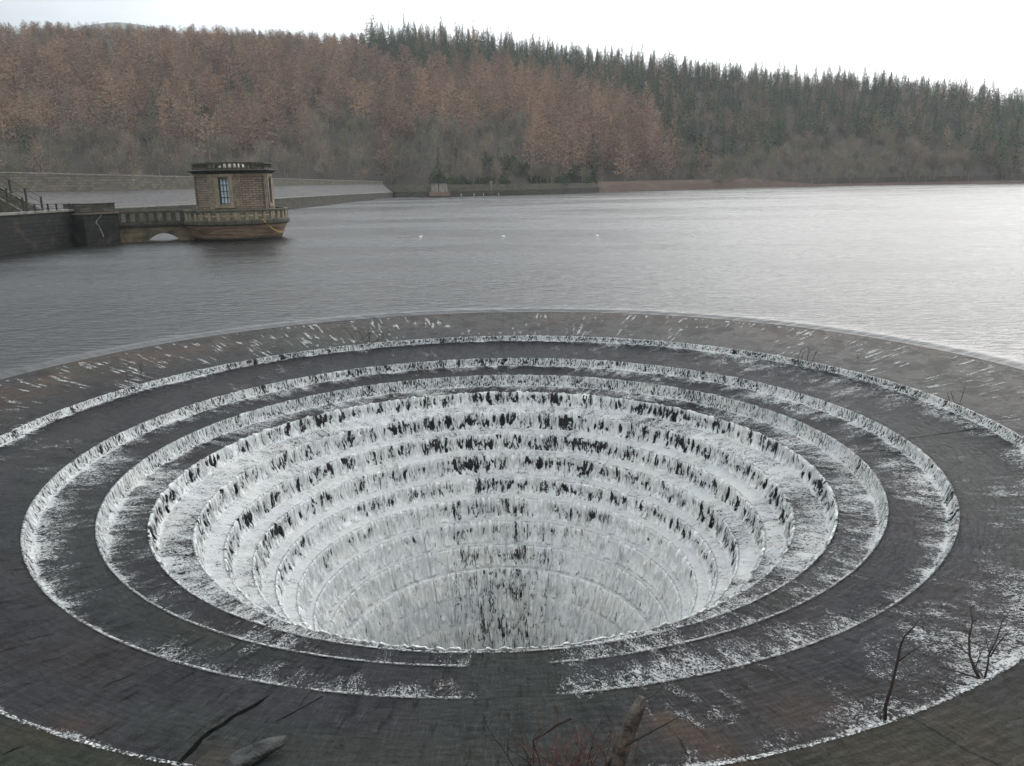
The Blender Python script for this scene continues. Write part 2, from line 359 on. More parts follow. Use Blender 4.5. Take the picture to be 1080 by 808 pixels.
colr = mixc(t, math_(t, 'MULTIPLY', math_(t, 'MULTIPLY', wall, math_(t, 'SUBTRACT', 1.0, math_(t, 'MULTIPLY', deepa, 0.75))), rng(t, stk, 0.38, 0.56, 0.6, 0.0)), colr, (0.38, 0.385, 0.37))  # grey strands fade with depth, whitening the colour to offset the pit's shade
colr = mixc(t, rng(t, ex, 0.0, 0.25, 0.5, 0.0), colr, (0.45, 0.46, 0.48))
t.links.new(colr, b.inputs['Base Color']); b.inputs['Roughness'].default_value = 0.5
b.inputs['IOR'].default_value = 1.2
bump(t, b, mixn.outputs[0], 0.8, 0.06)
t.links.new(al, b.inputs['Alpha']); M['foam'] = mt

# lake
mt, t, b = newmat('reservoir water'); ob = objco(t)
b.inputs['Base Color'].default_value = (0.016, 0.016, 0.015, 1); b.inputs['IOR'].default_value = 1.34
sx = N(t, 'ShaderNodeSeparateXYZ'); t.links.new(ob, sx.inputs[0])
ln = N(t, 'ShaderNodeVectorMath', operation='LENGTH'); t.links.new(ob, ln.inputs[0])
calm = rng(t, ln.outputs['Value'], 12.1, 13.4, 0.4, 1.0)
wind = rng(t, noise(t, mapping(t, ob, (0.35, 1.0, 1), (0, 0, 0.12)), 0.06, 6, 0.68), 0.38, 0.62, 0.6, 1.2)
h1 = noise(t, mapping(t, ob, (0.75, 1.7, 1)), 2.4, 4, 0.55, 0.4)
h2 = noise(t, mapping(t, ob, (1, 1.7, 1), (0, 0, 0.4)), 0.75, 3, 0.5)
bn = bump(t, b, h2, math_(t, 'MULTIPLY', calm, math_(t, 'MULTIPLY', wind, 0.8)), 0.08)
bn = bump(t, b, h1, math_(t, 'MULTIPLY', calm, math_(t, 'MULTIPLY', wind, 1.0)), 0.10, bn)
t.links.new(rng(t, wind, 0.6, 1.1, 0.19, 0.28), b.inputs['Roughness']); M['lake'] = mt

def ground(name, a, b_, c_):
    mt, t, b = newmat(name); ob = objco(t)
    c = ramp(t, noise(t, ob, 0.25, 8, 0.7), [(0.3, a), (0.5, b_), (0.7, c_)])
    t.links.new(c, b.inputs['Base Color']); b.inputs['Roughness'].default_value = 0.95
    bump(t, b, noise(t, ob, 1.5, 6, 0.7), 0.8, 0.4); return mt
M['hill'] = ground('forest floor', (0.025, 0.022, 0.015), (0.04, 0.03, 0.02), (0.05, 0.038, 0.026))
M['bank'] = ground('bracken bank', (0.05, 0.042, 0.025), (0.085, 0.045, 0.03), (0.11, 0.085, 0.062))
M['hazed_farhill'] = ground('hazed far moor', (0.17, 0.18, 0.18), (0.2, 0.21, 0.21), (0.23, 0.23, 0.22))  # distance haze put into the pale blue-grey colour
def foliage(name, c1, c2, c3):
    mt, t, b = newmat(name)
    oi = N(t, 'ShaderNodeObjectInfo')
    f = math_(t, 'FRACT', math_(t, 'ADD', attr(t, 'tint'), oi.outputs['Random']))
    c = ramp(t, f, [(0.0, c1), (0.5, c2), (1.0, c3)])
    c = mixc(t, rng(t, math_(t, 'FRACT', math_(t, 'MULTIPLY', f, 7.31)), 0, 1, 0.0, 0.8, False), c, (c1[0]*0.38, c1[1]*0.42, c1[2]*0.45))
    t.links.new(c, b.inputs['Base Color']); b.inputs['Roughness'].default_value = 0.8; b.inputs['Specular IOR Level'].default_value = 0.2
    return mt
M['larch'] = foliage('bare larch twigs', (0.35, 0.215, 0.14), (0.43, 0.29, 0.19), (0.29, 0.19, 0.125))
M['spruce'] = foliage('conifer needles', (0.085, 0.108, 0.052), (0.12, 0.135, 0.065), (0.075, 0.09, 0.052))
M['broad'] = foliage('bare broadleaf twigs', (0.28, 0.235, 0.17), (0.30, 0.22, 0.17), (0.23, 0.235, 0.14))
M['ever'] = foliage('evergreen shrub leaves', (0.05, 0.075, 0.03), (0.085, 0.115, 0.04), (0.045, 0.065, 0.032))

# ------------------------------------------------------------------ lake and hills
C3 = (CX, CY, 0)
RIMP = [(12.6, -0.035), (12.3, -0.05), (12.05, -0.085), (11.8, -0.125), (11.5, -0.175), (11.1, -0.245), (10.6, -0.325), (10.1, -0.395), (9.61, -0.45)]
def rimz(r):
    rr = [p[0] for p in RIMP][::-1]; zz = [p[1] for p in RIMP][::-1]
    return np.interp(r, rr, zz)
nc = 720
rad = np.concatenate([np.linspace(12.0, 12.9, 20), np.linspace(13.1, 20, 20), np.geomspace(21, 520, 50)])
th = np.linspace(0, 2*np.pi, nc, endpoint=False)
RR, TT = np.meshgrid(rad, th, indexing='ij')
film = np.clip((RR-12.06)/0.35, -0.2, 1)*0.04
Z = np.where(RR < 12.6, rimz(RR)+film, 0)
Z = np.where((RR >= 12.15), -0.006*np.clip(12.6-RR, 0, 1), Z); 
sm = sstep(12.1, 12.5, RR); Z = (rimz(np.minimum(RR, 12.6))+film)*(1-sm)+0*sm
V = np.stack([RR*np.cos(TT), RR*np.sin(TT), Z], -1).reshape(-1, 3)
o = grid_mesh('reservoir_water', V, len(rad), nc, True, M['lake']); o.location = C3
tag(o, kind='structure')

BT = [-70, -45, -35, -29.8, -24, -19.7, -14.7, -8.5, -5.6, 0.9, 6, 16.6, 25, 31.5, 45, 70]
DS = [95, 112, 117, 122, 128, 134, 186, 242, 226, 226, 248, 291, 313, 324, 345, 360]
def dshore(b): return np.interp(b, BT, DS)
RX = [-400, 0, 60, 120, 200, 270, 340, 390, 450, 540, 650, 760, 860, 930, 1000, 1080, 1400]
RY = [40, 25, 25, 26, 29, 31, 36, 31, 30, 39, 54, 68, 78, 78, 86, 96, 130]
rb = []; rt = []
for x, y in zip(RX, RY):
    p = P(x, y, 100.0); rb.append(math.degrees(math.atan2(p.x, p.y))); rt.append((p.z-H)/100.0)
def dridge(b): return np.interp(b, [-45, -10, 10, 32, 60], [430, 440, 470, 500, 520])
TREE_TOP = 8.0
def terrain(b, D):
    ds = dshore(b); dr = dridge(b); zr = H+np.interp(b, rb, rt)*dr-np.interp(b, [-12, -7, 30], [4.5, 7.5, 8.5])
    foot = np.maximum(ds+12, 238.0)
    z0 = 2.6
    t_ = np.clip((D-foot)/(dr-foot), 0, 1)
    z = z0+(zr-z0)*(0.80*t_+0.20*np.sin(t_*math.pi/2))
    z = z + 2.2*np.sin(b*0.33+D*0.021)*np.sin(D*0.045+b*0.11)*np.clip(t_*4, 0, 1)*np.clip((1-t_)*4, 0, 1)
    z = np.where(D > dr, zr-(D-dr)*0.12, z)
    z = np.where(D < ds+6, -1.0+(z0+1.0)*np.clip((D-ds)/6, 0, 1), z)
    lowf = 1-0.75*np.clip((b-16)/4, 0, 1); z = np.where((D < ds+8) & (z > 0), z*lowf, z)
    return np.maximum(z, -1.0) if True else z
bs_ = np.linspace(-70, 70, 281); Dd = np.concatenate([np.linspace(0, 12, 9)*1.0, np.array([])])
rows = []
fr = np.concatenate([np.linspace(-0.02, 0.1, 14), np.linspace(0.12, 1.0, 50), np.linspace(1.03, 1.3, 8)])
BB, FF = np.meshgrid(bs_, fr, indexing='ij')
DDD = dshore(BB)+(dridge(BB)-dshore(BB))*FF
ZZ = terrain(BB, DDD)
V = np.stack([DDD*np.sin(np.radians(BB)), DDD*np.cos(np.radians(BB)), ZZ], -1)[:, ::-1].reshape(-1, 3)
tag(grid_mesh('hillside', V, len(bs_), len(fr), False, M['hill']), kind='structure')
# hazed far moor top showing over the ridge
mb = MB(); a_ = P(85, 36, 1250); z_ = P(85, 20.5, 1250).z
pts = []
for i in range(41):
    x = 60+i*(180-60)/40; k = 1-abs((x-122)/46)**1.6
    k = max(k, -1.0); p = P(x, 30-6.5*k, 640+0*i); pts.append(p)
n0 = len(mb.v)
for p in pts:
    d = Vector((p.x, p.y, 0)).normalized()
    for dd, zz in ((-80, 60), (0, p.z), (60, p.z-5), (90, 60)): mb.v.append((p.x+d.x*dd, p.y+d.y*dd, zz))
for i in range(40):
    for j in range(3): mb.face((n0+i*4+j, n0+(i+1)*4+j, n0+(i+1)*4+j+1, n0+i*4+j+1))
tag(mb.build('distant_hill', M['hazed_farhill'], smooth=True), kind='structure')
# red-brown bank along the right of the far wall
mb = MB(); nb = 90; secs = []
for i in range(nb+1):
    bdeg = 5.6+(31.5-5.6)*i/nb; D = float(dshore(bdeg)); low = 1-0.75*max(0.0, min(1.0, (bdeg-16)/4))
    lump = 0.35*math.sin(i*1.3)+0.25*math.sin(i*2.9+1)
    row = [(-1.2, -0.6), (0.4+lump*0.5, 0.5), (2.0+lump, 1.5+0.2*lump), (4.0+lump, 2.7+0.3*lump), (8.5, 2.95), (13, 2.5)]
    for dd, zz in row: secs.append(((D+dd)*math.sin(R_(bdeg)), (D+dd)*math.cos(R_(bdeg)), zz*(low if zz > 0 else 1)))
mb.v = secs
for i in range(nb):
    for j in range(5): mb.face((i*6+j, (i+1)*6+j, (i+1)*6+j+1, i*6+j+1))
tag(mb.build('shore_bank', M['bank'], smooth=True), kind='structure')

# ------------------------------------------------------------------ bellmouth spillway
sp_ = empty('bellmouth_spillway', C3)
tag(sp_, 'huge circular bellmouth spillway of dark wet stone steps sunk into the reservoir', 'spillway')
LIP = [(9.61, -0.45), (7.97, -0.79), (7.0, -1.06), (6.26, -1.36), (5.59, -1.75), (5.12, -2.20), (4.67, -2.62), (4.30, -3.09), (3.94, -3.49),
       (3.66, -3.98), (3.42, -4.5), (3.22, -5.05), (3.06, -5.65), (2.95, -6.3)]
WH = [0.13, 0.20, 0.28, 0.34, 0.39, 0.37, 0.42, 0.36, 0.44, 0.47, 0.5, 0.55, 0.6, 0.6]
def ringmesh(name, prof, mat, nc=900, attrs=None, s0=0.0, n_sub=None):
    prof = np.array(prof); seg = np.hypot(*(np.diff(prof, axis=0).T)); L = np.concatenate([[0], np.cumsum(seg)])
    th = np.linspace(0, 2*np.pi, nc, endpoint=False)
    R2 = prof[:, 0][:, None]+0*th; T2 = th[None, :]+0*R2; Z2 = prof[:, 1][:, None]+0*th
    V = np.stack([R2*np.cos(T2), R2*np.sin(T2), Z2], -1).reshape(-1, 3)
    uv = np.stack([T2*8, (L[:, None]+s0)+0*T2], -1).reshape(-1, 2)
    A = {'brown': np.zeros(V.shape[0]), 'algae': np.zeros(V.shape[0])}
    if attrs: A.update(attrs(R2.ravel(), T2.ravel(), Z2.ravel()))
    return grid_mesh(name, V, len(prof), nc, True, mat, sp_, uv, A, None, True)
def world(r, th): return CX+r*np.cos(th), CY+r*np.sin(th)
def blob(r, th, z, items):
    x, y = world(r, th); u, v = x, y; s = 0
    for (px, py, zz, rx, amt) in items:
        g = G(px, py, zz); s = s+amt*np.exp(-((x-g.x)**2+(y-g.y)**2)/rx**2)
    return s
def rimattr(r, th, z):
    n1 = vnoise(th*40/(2*np.pi)*1.0, r*0.9, 3, 40); n2 = vnoise(th*150/(2*np.pi), r*1.6, 4, 150)
    far = sstep(9.9, 11.3, r)*(0.35+0.65*sstep(0.35, 0.75, n1))*(0.5+0.5*n2)
    near = blob(r, th, z, [(715, 765, -0.5, 0.28, 0.75), (760, 790, -0.5, 0.45, 0.6), (850, 740, -0.5, 0.5, 0.35), (1000, 790, -0.4, 0.9, 0.25), (70, 765, -0.5, 0.35, 0.45), (230, 800, -0.45, 0.25, 0.5)])
    b = np.clip(far*0.62+near*(0.6+0.6*n2)+0.12*sstep(0.5, .8, n2), 0, 1)
    return {'brown': b, 'algae': 0.35*sstep(0.45, 0.8, vnoise(th*26/(2*np.pi), r*0.7, 9, 26))*(1-b)}
rr = np.concatenate([np.linspace(12.9, 12.5, 4), np.linspace(12.4, 9.62, 70)])
prof = [(r, float(rimz(r)) if r < 12.6 else -0.05) for r in rr]+[(9.612, -0.452), (9.60, -0.47)]
ringmesh('rim', prof, M['rim'], 1080, rimattr)
def stepattr(r, th, z):
    dth = np.abs(np.angle(np.exp(1j*(th+np.pi/2))))
    notch = sstep(0.16, 0.06, np.abs(np.angle(np.exp(1j*(th+np.pi/2-0.045)))))
    al = 0.2*notch+0.2*sstep(0.5, 0.75, vnoise(th*18/(2*np.pi), r, 21, 18))*sstep(2.2, 1.2, dth)*(r > 6.4)
    nb_ = np.where(r > 8.0, blob(r, th, z, [(700, 752, -0.62, 0.16, 0.7), (722, 768, -0.62, 0.2, 0.75), (755, 790, -0.6, 0.28, 0.6), (850, 745, -0.6, 0.4, 0.35), (70, 765, -0.55, 0.3, 0.5), (225, 800, -0.6, 0.2, 0.5)]), 0)*(0.5+0.8*vnoise(th*300/(2*np.pi), r*5, 24, 300))
    return {'brown': np.clip(nb_, 0, 1)+0.1*sstep(0.4, 0.8, vnoise(th*30/(2*np.pi), r*2, 22, 30)), 'algae': np.clip(al, 0, 1)}
s0 = 3.4
for i, (r, z) in enumerate(LIP):
    nr, nz = LIP[i+1] if i+1 < len(LIP) else (2.86, -7.2)
    zb = z-WH[i]
    tr = [(r-0.03-(r-0.03-nr)*k, zb+(nz-zb)*k) for k in np.linspace(0.0, 1, max(3, int((r-nr)*12)))]
    prof = [(r+0.0, z), (r-0.012, z-0.015)]+[(r-0.014-0.016*k, z-0.015-(zb-0*z)*0 - (WH[i]-0.015)*k) for k in (0.33, 0.66, 1.0)]+tr[1:]+[(nr-0.004, nz-0.02)]
    ringmesh('step', prof, M['step'] if i < 9 else M['shaft'], 900, stepattr, s0); s0 += (r-nr)+WH[i]
prof = [(2.855, -7.21), (2.85, -9), (2.85, -12), (2.85, -20), (2.0, -20.2), (0.02, -20.3)]
ringmesh('shaft', prof, M['shaft'], 240, None, s0)
# open joint in the rim and small ones
def joint(pts, w):
    mb = MB(); pp = [SG(x, y) for x, y in pts]; L_ = []
    for i, p in enumerate(pp):
        d = (pp[min(i+1, len(pp)-1)]-pp[max(i-1, 0)]); d.z = 0; d.normalize(); q = Vector((-d.y, d.x, 0))
        ww = w*(0.25 if i in (0, len(pp)-1) else 1)*(0.75+0.5*rnd.random())
        for k in (-1, 1):
            v = p+q*ww*k; rr_ = math.hypot(v.x-CX, v.y-CY); v.z = surfz(rr_)+0.005; L_.append((v.x-CX, v.y-CY, v.z))
    mb.v = L_
    for i in range(len(pp)-1): mb.face((2*i, 2*i+1, 2*i+3, 2*i+2))
    mb.build('open_joint', M['blackgap'], sp_)
joint([(283, 734), (271, 743), (258, 750), (246, 756), (236, 764), (222, 772), (212, 780), (204, 790), (194, 800), (184, 810)], 0.028)
joint([(142, 710), (130, 716), (118, 720), (106, 727)], 0.007)
joint([(93, 694), (104, 691), (115, 688)], 0.006)
joint([(355, 727), (340, 735), (322, 745), (300, 757), (290, 762)], 0.006)
joint([(2, 797), (14, 791), (26, 786)], 0.009)
joint([(20, 677), (34, 674), (44, 671), (60, 668)], 0.005)

# ------------------------------------------------------------------ white water over the steps
ncf = 3000
pr = []; wl = []; kk = []          # radius, z, wall flag, step index/local
def add(r, z, w, k, loc): pr.append((r, z)); wl.append(w); kk.append((k, loc))
for r in np.linspace(11.9, 9.64, 52): add(r, float(rimz(r))+0.008, 0, -1, (11.9-r))
for i, (r, z) in enumerate(LIP):
    nr, nz = LIP[i+1] if i+1 < len(LIP) else (2.86, -7.2)
    wh = WH[i]; nw = max(4, int(wh/0.035))
    if i >= 11:                                         # deep down the fall leaps from step to step
        nn = int(math.hypot(r-nr, z-nz)/0.045)
        for k in range(nn):
            f = k/nn
            add(r-0.05-(r-nr)*f, z+0.05+(nz-z)*f, 1, i, f)
        continue
    add(r+0.015, z+0.016, 1, i, 0.0)
    for k in range(nw+1):
        f = k/nw
        add(r-0.024-0.022*f-0.06*f*f*(wh/0.3)**0.5, z+0.012-(wh-0.01)*f, 1, i, f)
    rin = r-0.10; L = rin-nr; nn = max(4, int(L/0.04))
    for k in range(1, nn+1):
        f = k/nn
        add(rin-L*f+0.0, (z-wh)+(nz-(z-wh))*f+0.022-0.006*f, 0, i, f*L)
for k in range(60): add(2.80, -7.2-k*0.2, 1, 99, 0.5)
pr = np.array(pr); wl = np.array(wl, float); ki = np.array([a for a, b_ in kk]); lo = np.array([b_ for a, b_ in kk])
nrw = len(pr)
th = np.linspace(0, 2*np.pi, ncf, endpoint=False)
T2 = np.broadcast_to(th, (nrw, ncf)); R2 = pr[:, 0][:, None]+0*T2; Z2 = pr[:, 1][:, None]+0*T2
K2 = ki[:, None]+0*T2; Lc = lo[:, None]+0*T2; W2 = wl[:, None]+0*T2
seg = np.hypot(*(np.diff(pr, axis=0).T)); Ls = np.concatenate([[0], np.cumsum(seg)]); S2 = Ls[:, None]+0*T2
A_ = lambda n, sv, seed: vnoise(T2*n/(2*np.pi), S2*sv, seed, n)
back = np.sin(T2); right = np.cos(T2)                # back=1 far side, -1 camera side
big = A_(34, 0.9, 31); med = A_(150, 2.5, 32); fin = A_(520, 5.0, 33)
F = np.zeros_like(T2)
rimm = K2 == -1
F = np.where(rimm, 0.02+0.50*sstep(-0.35, 0.0, back)*sstep(0.62, 0.85, A_(1150, 2.6, 35))*sstep(0.35, 0.6, A_(90, 1.0, 36)), F)
wallF = {0: 0.66, 1: 0.76, 2: 0.80, 3: 0.66, 4: 0.61, 5: 0.60, 6: 0.61, 7: 0.62}
Fw = np.full_like(T2, 0.64)
for k, v_ in wallF.items(): Fw = np.where(K2 == k, v_, Fw)
cl = A_(230, 3.0, 37); strand = A_(700, 1.0, 38)
gap = sstep(0.80, 0.92, A_(300, 0.3, 39))            # rocks standing dry in the curtain
Fw = Fw + 0.16*(big-0.5)+0.30*(med-0.5)+0.22*(strand-0.5)+0.30*(cl-0.5)*np.where(K2 >= 3, 1, 0.3)
Fw = Fw - gap*np.where(K2 == 0, 0.55, np.where(K2 < 3, 0.4, 0.1))
Fw = Fw + np.where((K2 >= 3) & (K2 < 11), 0.28*sstep(0.35, 0.0, Lc)+0.30*sstep(0.6, 1.0, Lc), 0)
Fw = Fw + np.where(K2 < 3, 0.10*sstep(0.8, 0.2, back), 0)
nearm = sstep(-0.35, -0.9, back)
Fw = Fw - np.where(K2 < 3, 0.25*nearm, 0) - np.where((K2 == 3) & (Lc < 0.4), 0.42*nearm, 0)
# treads
rr_near = np.clip(right, 0, 1)
reach = np.select([K2 == 0, K2 == 1, K2 == 2], [0.22+1.0*sstep(0.2, 0.9, right)+0.5*nearm*sstep(0.0, 0.6, right), 0.75, 0.85], 3.0)
reach = reach*(0.5+1.0*big)
Ft = np.select([K2 == 0, K2 == 1, K2 == 2, K2 == 3], [0.41, 0.56, 0.66, 0.78], 0.92)
lowd = np.select([K2 == 0, K2 == 1, K2 == 2], [0.04, 0.10, 0.22], 0.5)
fd = np.clip(Lc/reach, 0, 1)
Ft = Ft*(1-fd)**1.2 + lowd*fd + 0.28*(med-0.5)+0.20*(fin-0.5)+0.20*(big-0.5)
Ft = Ft + np.where(Lc < 0.05+0.05*med, 0.22, 0)
Ft = Ft - np.where((K2 == 0) & (right < 0.1), 0.32*sstep(-0.1, -0.6, back), 0)
Ft = Ft - np.where((K2 >= 3) & (K2 < 11), 0.16*sstep(0.1, -0.7, back)+0.14*(0.5-0.5*back)*sstep(0.1, 0.5, Lc), 0)
F = np.where(rimm, F, np.where(W2 > 0.5, Fw, Ft))
notch = sstep(0.085, 0.045, np.abs(np.angle(np.exp(1j*(T2+np.pi/2-0.045)))) + 0.03*(fin-0.5))
F = F - np.where((K2 <= 2) & ~rimm, 0.75*notch*(1-0.25*(K2 == 1)), 0)
lowfl = sstep(0.55, 0.8, A_(13, 0.15, 41))           # quiet stretches of the shallow outer steps
F = F - np.where((K2 <= 2) & (W2 < 0.5) & ~rimm, 0.22*lowfl, 0)
# far down, both flanks merge into solid white
deep = sstep(-2.4, -5.0, Z2)
flank = sstep(0.15, 0.75, np.abs(np.cos(T2)))
F = F*(1-0.35*deep)+0.35*deep*0.72 + deep*(0.36*flank+0.23)
F = F + sstep(-1.2, -2.4, Z2)*0.10*flank
F = np.clip(F, 0, 1.15)
# displacement
lump = (A_(430, 6, 51)-0.5)+(A_(1000, 10, 52)-0.5)*0.5
rib = (vnoise(T2*620/(2*np.pi), S2*0.4, 53, 620)-0.5)
amp = np.where(rimm, 0.0, np.where(W2 > 0.5, np.where(K2 < 3, 0.018, np.where(K2 < 8, 0.06, 0.09)), np.where(K2 < 2, 0.014, 0.035)))*np.clip(F*1.4, 0.2, 1)*(1-0.75*np.where(K2 <= 3, sstep(-0.35, -0.9, back), 0))
off = amp*(lump+0.0)+np.where(W2 > 0.5, amp*rib*1.6, 0)
zz = Z2 + np.where(W2 < 0.5, np.maximum(off, -0.014), 0)
rrw = R2 - np.where(W2 > 0.5, np.maximum(off, -0.012)*sstep(0, 0.25, Lc+0.05), 0) + np.where((W2 > 0.5) & (K2 == 99), -0.02, 0)
lipw = np.where((W2 > 0.5) & (Lc < 0.3), 0.0, 0)
zz = zz + np.where((W2 > 0.5) & (Lc < 0.12), np.maximum(off, -0.01)*0.6, 0)
V = np.stack([rrw*np.cos(T2), rrw*np.sin(T2), zz], -1).reshape(-1, 3)
uv = np.stack([T2*8, S2], -1).reshape(-1, 2)
keep = (F > np.where(W2 > 0.5, 0.14, 0.12)).ravel()
o = grid_mesh('falling_water', V, nrw, ncf, True, M['foam'], None, uv, {'foam': F.ravel(), 'wall': W2.ravel(), 'deep': deep.ravel(), 'rib': np.where((K2 < 3) & (W2 > 0.5), 1.0, 0.55*deep).ravel()}, keep)
o.location = C3
tag(o, 'white broken water pouring down the concentric stone steps into the shaft', 'white water', kind='stuff')

# ------------------------------------------------------------------ draw-off tower
def bearing(x): p = P(x, 250, 100); return math.atan2(p.x, p.y)
DT = 70.3
pc = P(251.5, 240, DT); TX, TY = pc.x, pc.y
view = math.atan2(TY, TX)+math.pi                     # direction from tower to camera
tw = empty('draw_off_tower', (TX, TY, 0))
tag(tw, 'small octagonal sandstone tower with a round balustraded platform standing in the water', 'tower')
hw = lambda x0, x1, y: (P(x1, y, DT)-P(x0, y, DT)).length/2
r_plat = hw(196.5, 305.5, 235); r_foot = hw(207, 296, 252); r_body = hw(207, 290.5, 205)
zf = lambda y, dd: P(250, y, DT-dd).z
zbal_t, zbal_b, zcor = zf(221.5, r_plat), zf(232, r_plat), zf(238, r_plat)
zb_top, zc_top, zp_top = zf(183.0, r_body), zf(179.0, r_body*1.1), zf(170.8, r_body*1.03)
print('TOWER', r_plat, r_foot, r_body, zbal_t, zbal_b, zcor, zb_top, zc_top, zp_top)
n_ = 96
# corbelled foot: projecting courses that step inwards down to the water
mb = MB(); prof = [(r_plat*0.6, zcor)]; nco = 7
for i in range(nco):
    f = i/(nco-1); r_ = r_plat*0.975+(r_foot-r_plat*0.975)*f**0.9; z0_ = zcor-(zcor+0.35)*i/nco; z1_ = zcor-(zcor+0.35)*(i+1)/nco
    prof += [(r_, z0_), (r_-0.02, z1_+0.035), (r_-0.09, z1_+0.03), (r_-0.09, z1_)]
prof += [(r_foot*0.95, -2.0)]
mb.ring(prof[::-1], n_)
mt, t, b = newmat('banded corbel stone'); ob = objco(t)
sx = N(t, 'ShaderNodeSeparateXYZ'); t.links.new(ob, sx.inputs[0])
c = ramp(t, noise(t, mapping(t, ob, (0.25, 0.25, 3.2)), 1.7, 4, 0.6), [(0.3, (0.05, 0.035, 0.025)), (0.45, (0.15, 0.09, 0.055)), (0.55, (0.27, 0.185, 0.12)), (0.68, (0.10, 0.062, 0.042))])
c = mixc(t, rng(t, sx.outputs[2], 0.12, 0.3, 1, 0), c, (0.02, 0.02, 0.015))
t.links.new(c, b.inputs['Base Color']); b.inputs['Roughness'].default_value = 0.8; bump(t, b, noise(t, ob, 9, 5), 0.5, 0.03); M['corbel'] = mt
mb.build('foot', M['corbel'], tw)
mb = MB(); mb.ring([(r_plat-0.5, zcor-0.03), (r_plat+0.03, zcor+0.0), (r_plat+0.11, zcor+0.10), (r_plat+0.11, zbal_b-0.10), (r_plat+0.02, zbal_b), (0.2, zbal_b+0.02)], n_)
mb.build('platform', M['weather'], tw)
mb = MB()
hb = zbal_t-zbal_b; cop = 0.17
nb_ = 35
for i in range(nb_):
    a = 2*math.pi*i/nb_; ww = 0.24 if i % 7 else 0.42
    mb.box(((r_plat-0.1)*math.cos(a), (r_plat-0.1)*math.sin(a), zbal_b+(hb-cop)/2), (0.22, ww, hb-cop+0.01), a)
mb.build('baluster', M['ashlar'], tw)['kind'] = 'stuff'
mb = MB(); mb.ring([(r_plat-0.26, zbal_t-cop), (r_plat+0.05, zbal_t-cop), (r_plat+0.06, zbal_t-0.03), (r_plat+0.02, zbal_t), (r_plat-0.26, zbal_t), (r_plat-0.26, zbal_t-cop)], n_)
mb.build('handrail_coping', M['weather'], tw)
# octagonal body
ra = r_body                                            # circumradius
va = [view + R_(d) for d in (-84, -39, 6, 51, 96, 141, 186, 231)]
def V2(r, a): return (r*math.cos(a), r*math.sin(a))
zb0 = zbal_b+0.0
ap = ra*math.cos(math.pi/8)
mbw = MB(); mbr = MB(); mbd = MB(); mbl = MB()
def wallbox(m_, am, u0, u1, z0_, z1_, rin, rout):      # box on the face whose mid angle is am
    t_ = (-math.sin(am), math.cos(am)); n2_ = (math.cos(am), math.sin(am))
    q = lambda u, r_: (n2_[0]*r_+t_[0]*u, n2_[1]*r_+t_[1]*u)
    lo_ = [(*q(u0, rout), z0_), (*q(u0, rin), z0_), (*q(u1, rin), z0_), (*q(u1, rout), z0_)]
    m_.hexa(lo_, [(x, y, z1_) for x, y, _ in lo_])
side = 2*ra*math.sin(math.pi/8)
wz0 = zf(215, r_body); wz1 = zf(188, r_body)
ww = side*0.165
faces = []
for i in range(8):
    a0, a1 = va[i], va[(i+1) % 8]; am = a0+math.pi/8
    faces.append(am)
    if i % 2 == 1:                                     # window faces: -16.5, 73.5 ...
        wallbox(mbw, am, -side/2+0.01, -ww, zb0, zb_top, ap-0.45, ap)
        wallbox(mbw, am, ww, side/2-0.01, zb0, zb_top, ap-0.45, ap)
        wallbox(mbw, am, -ww+0.001, ww-0.001, zb0, wz0, ap-0.45, ap-0.004)
        wallbox(mbw, am, -ww+0.001, ww-0.001, wz1, zb_top, ap-0.45, ap-0.004)
        mbd = MB(); wallbox(mbd, am, -ww-0.3, -ww, wz0-0.1, wz1+0.12, ap-0.3, ap+0.05)
        wallbox(mbd, am, ww, ww+0.3, wz0-0.1, wz1+0.12, ap-0.3, ap+0.05)
        wallbox(mbd, am, -ww-0.4, ww+0.4, wz1+0.12, wz1+0.34, ap-0.3, ap+0.07)
        wallbox(mbd, am, -ww-0.38, ww+0.38, wz0-0.3, wz0-0.1, ap-0.3, ap+0.12)
        mbd.build('window_surround', M['ashlar'], tw)
    else:
        mbr = MB(); wallbox(mbr, am, -side/2+0.14, side/2-0.14, zb0, zb_top-0.16, ap-0.5, ap-0.10); mbr.build('recessed_panel', M['rustic'], tw)
        wallbox(mbw, am, -side/2+0.01, -side/2+0.14, zb0, zb_top, ap-0.5, ap+0.0)
        wallbox(mbw, am, side/2-0.14, side/2-0.01, zb0, zb_top, ap-0.5, ap+0.0)
        wallbox(mbw, am, -side/2+0.14, side/2-0.14, zb_top-0.158, zb_top, ap-0.5, ap+0.0)
mbw.build('wall', M['tower'], tw)
mb = MB(); mb.ring([(ap+0.02, zb0), (ra+0.13, zb0), (ra+0.13, zb0+0.22), (ra+0.01, zb0+0.30), (ap-0.3, zb0+0.3)], 8, va[0], va[0]+2*math.pi); mb.build('plinth', M['ashlar'], tw)
for i in range(8):
    if i % 2 == 1 and i in (1, 3, 5, 7):
        am = faces[i]
        w = MB()
        for k in range(4):
            u = -ww+0.02+(2*ww-0.06)*k/3; wallbox(w, am, u, u+0.045, wz0, wz1, ap-0.26, ap-0.2)
        for k in range(5):
            z = wz0+(wz1-wz0-0.05)*k/4; wallbox(w, am, -ww, ww, z, z+0.05, ap-0.265, ap-0.205)
        fr_ = w.build('window', M['frame'], tw)
        g_ = MB(); wallbox(g_, am, -ww, ww, wz0, wz1, ap-0.3, ap-0.28); g_.build('pane', M['glass'], fr_)
k8 = va[0]-2*math.pi
mb = MB(); mb.ring([(ra*0.5, zb_top), (ra+0.02, zb_top), (ra+0.10, zb_top+0.05), (ra+0.12, zb_top+0.11), (ra+0.38, zb_top+0.2), (ra+0.40, zc_top-0.02), (ra+0.30, zc_top+0.03), (0.05, zc_top+0.06)], 8, va[0], va[0]+2*math.pi); mb.build('cornice', M['darkstone'], tw)
mb = MB(); hp = zp_top-zc_top
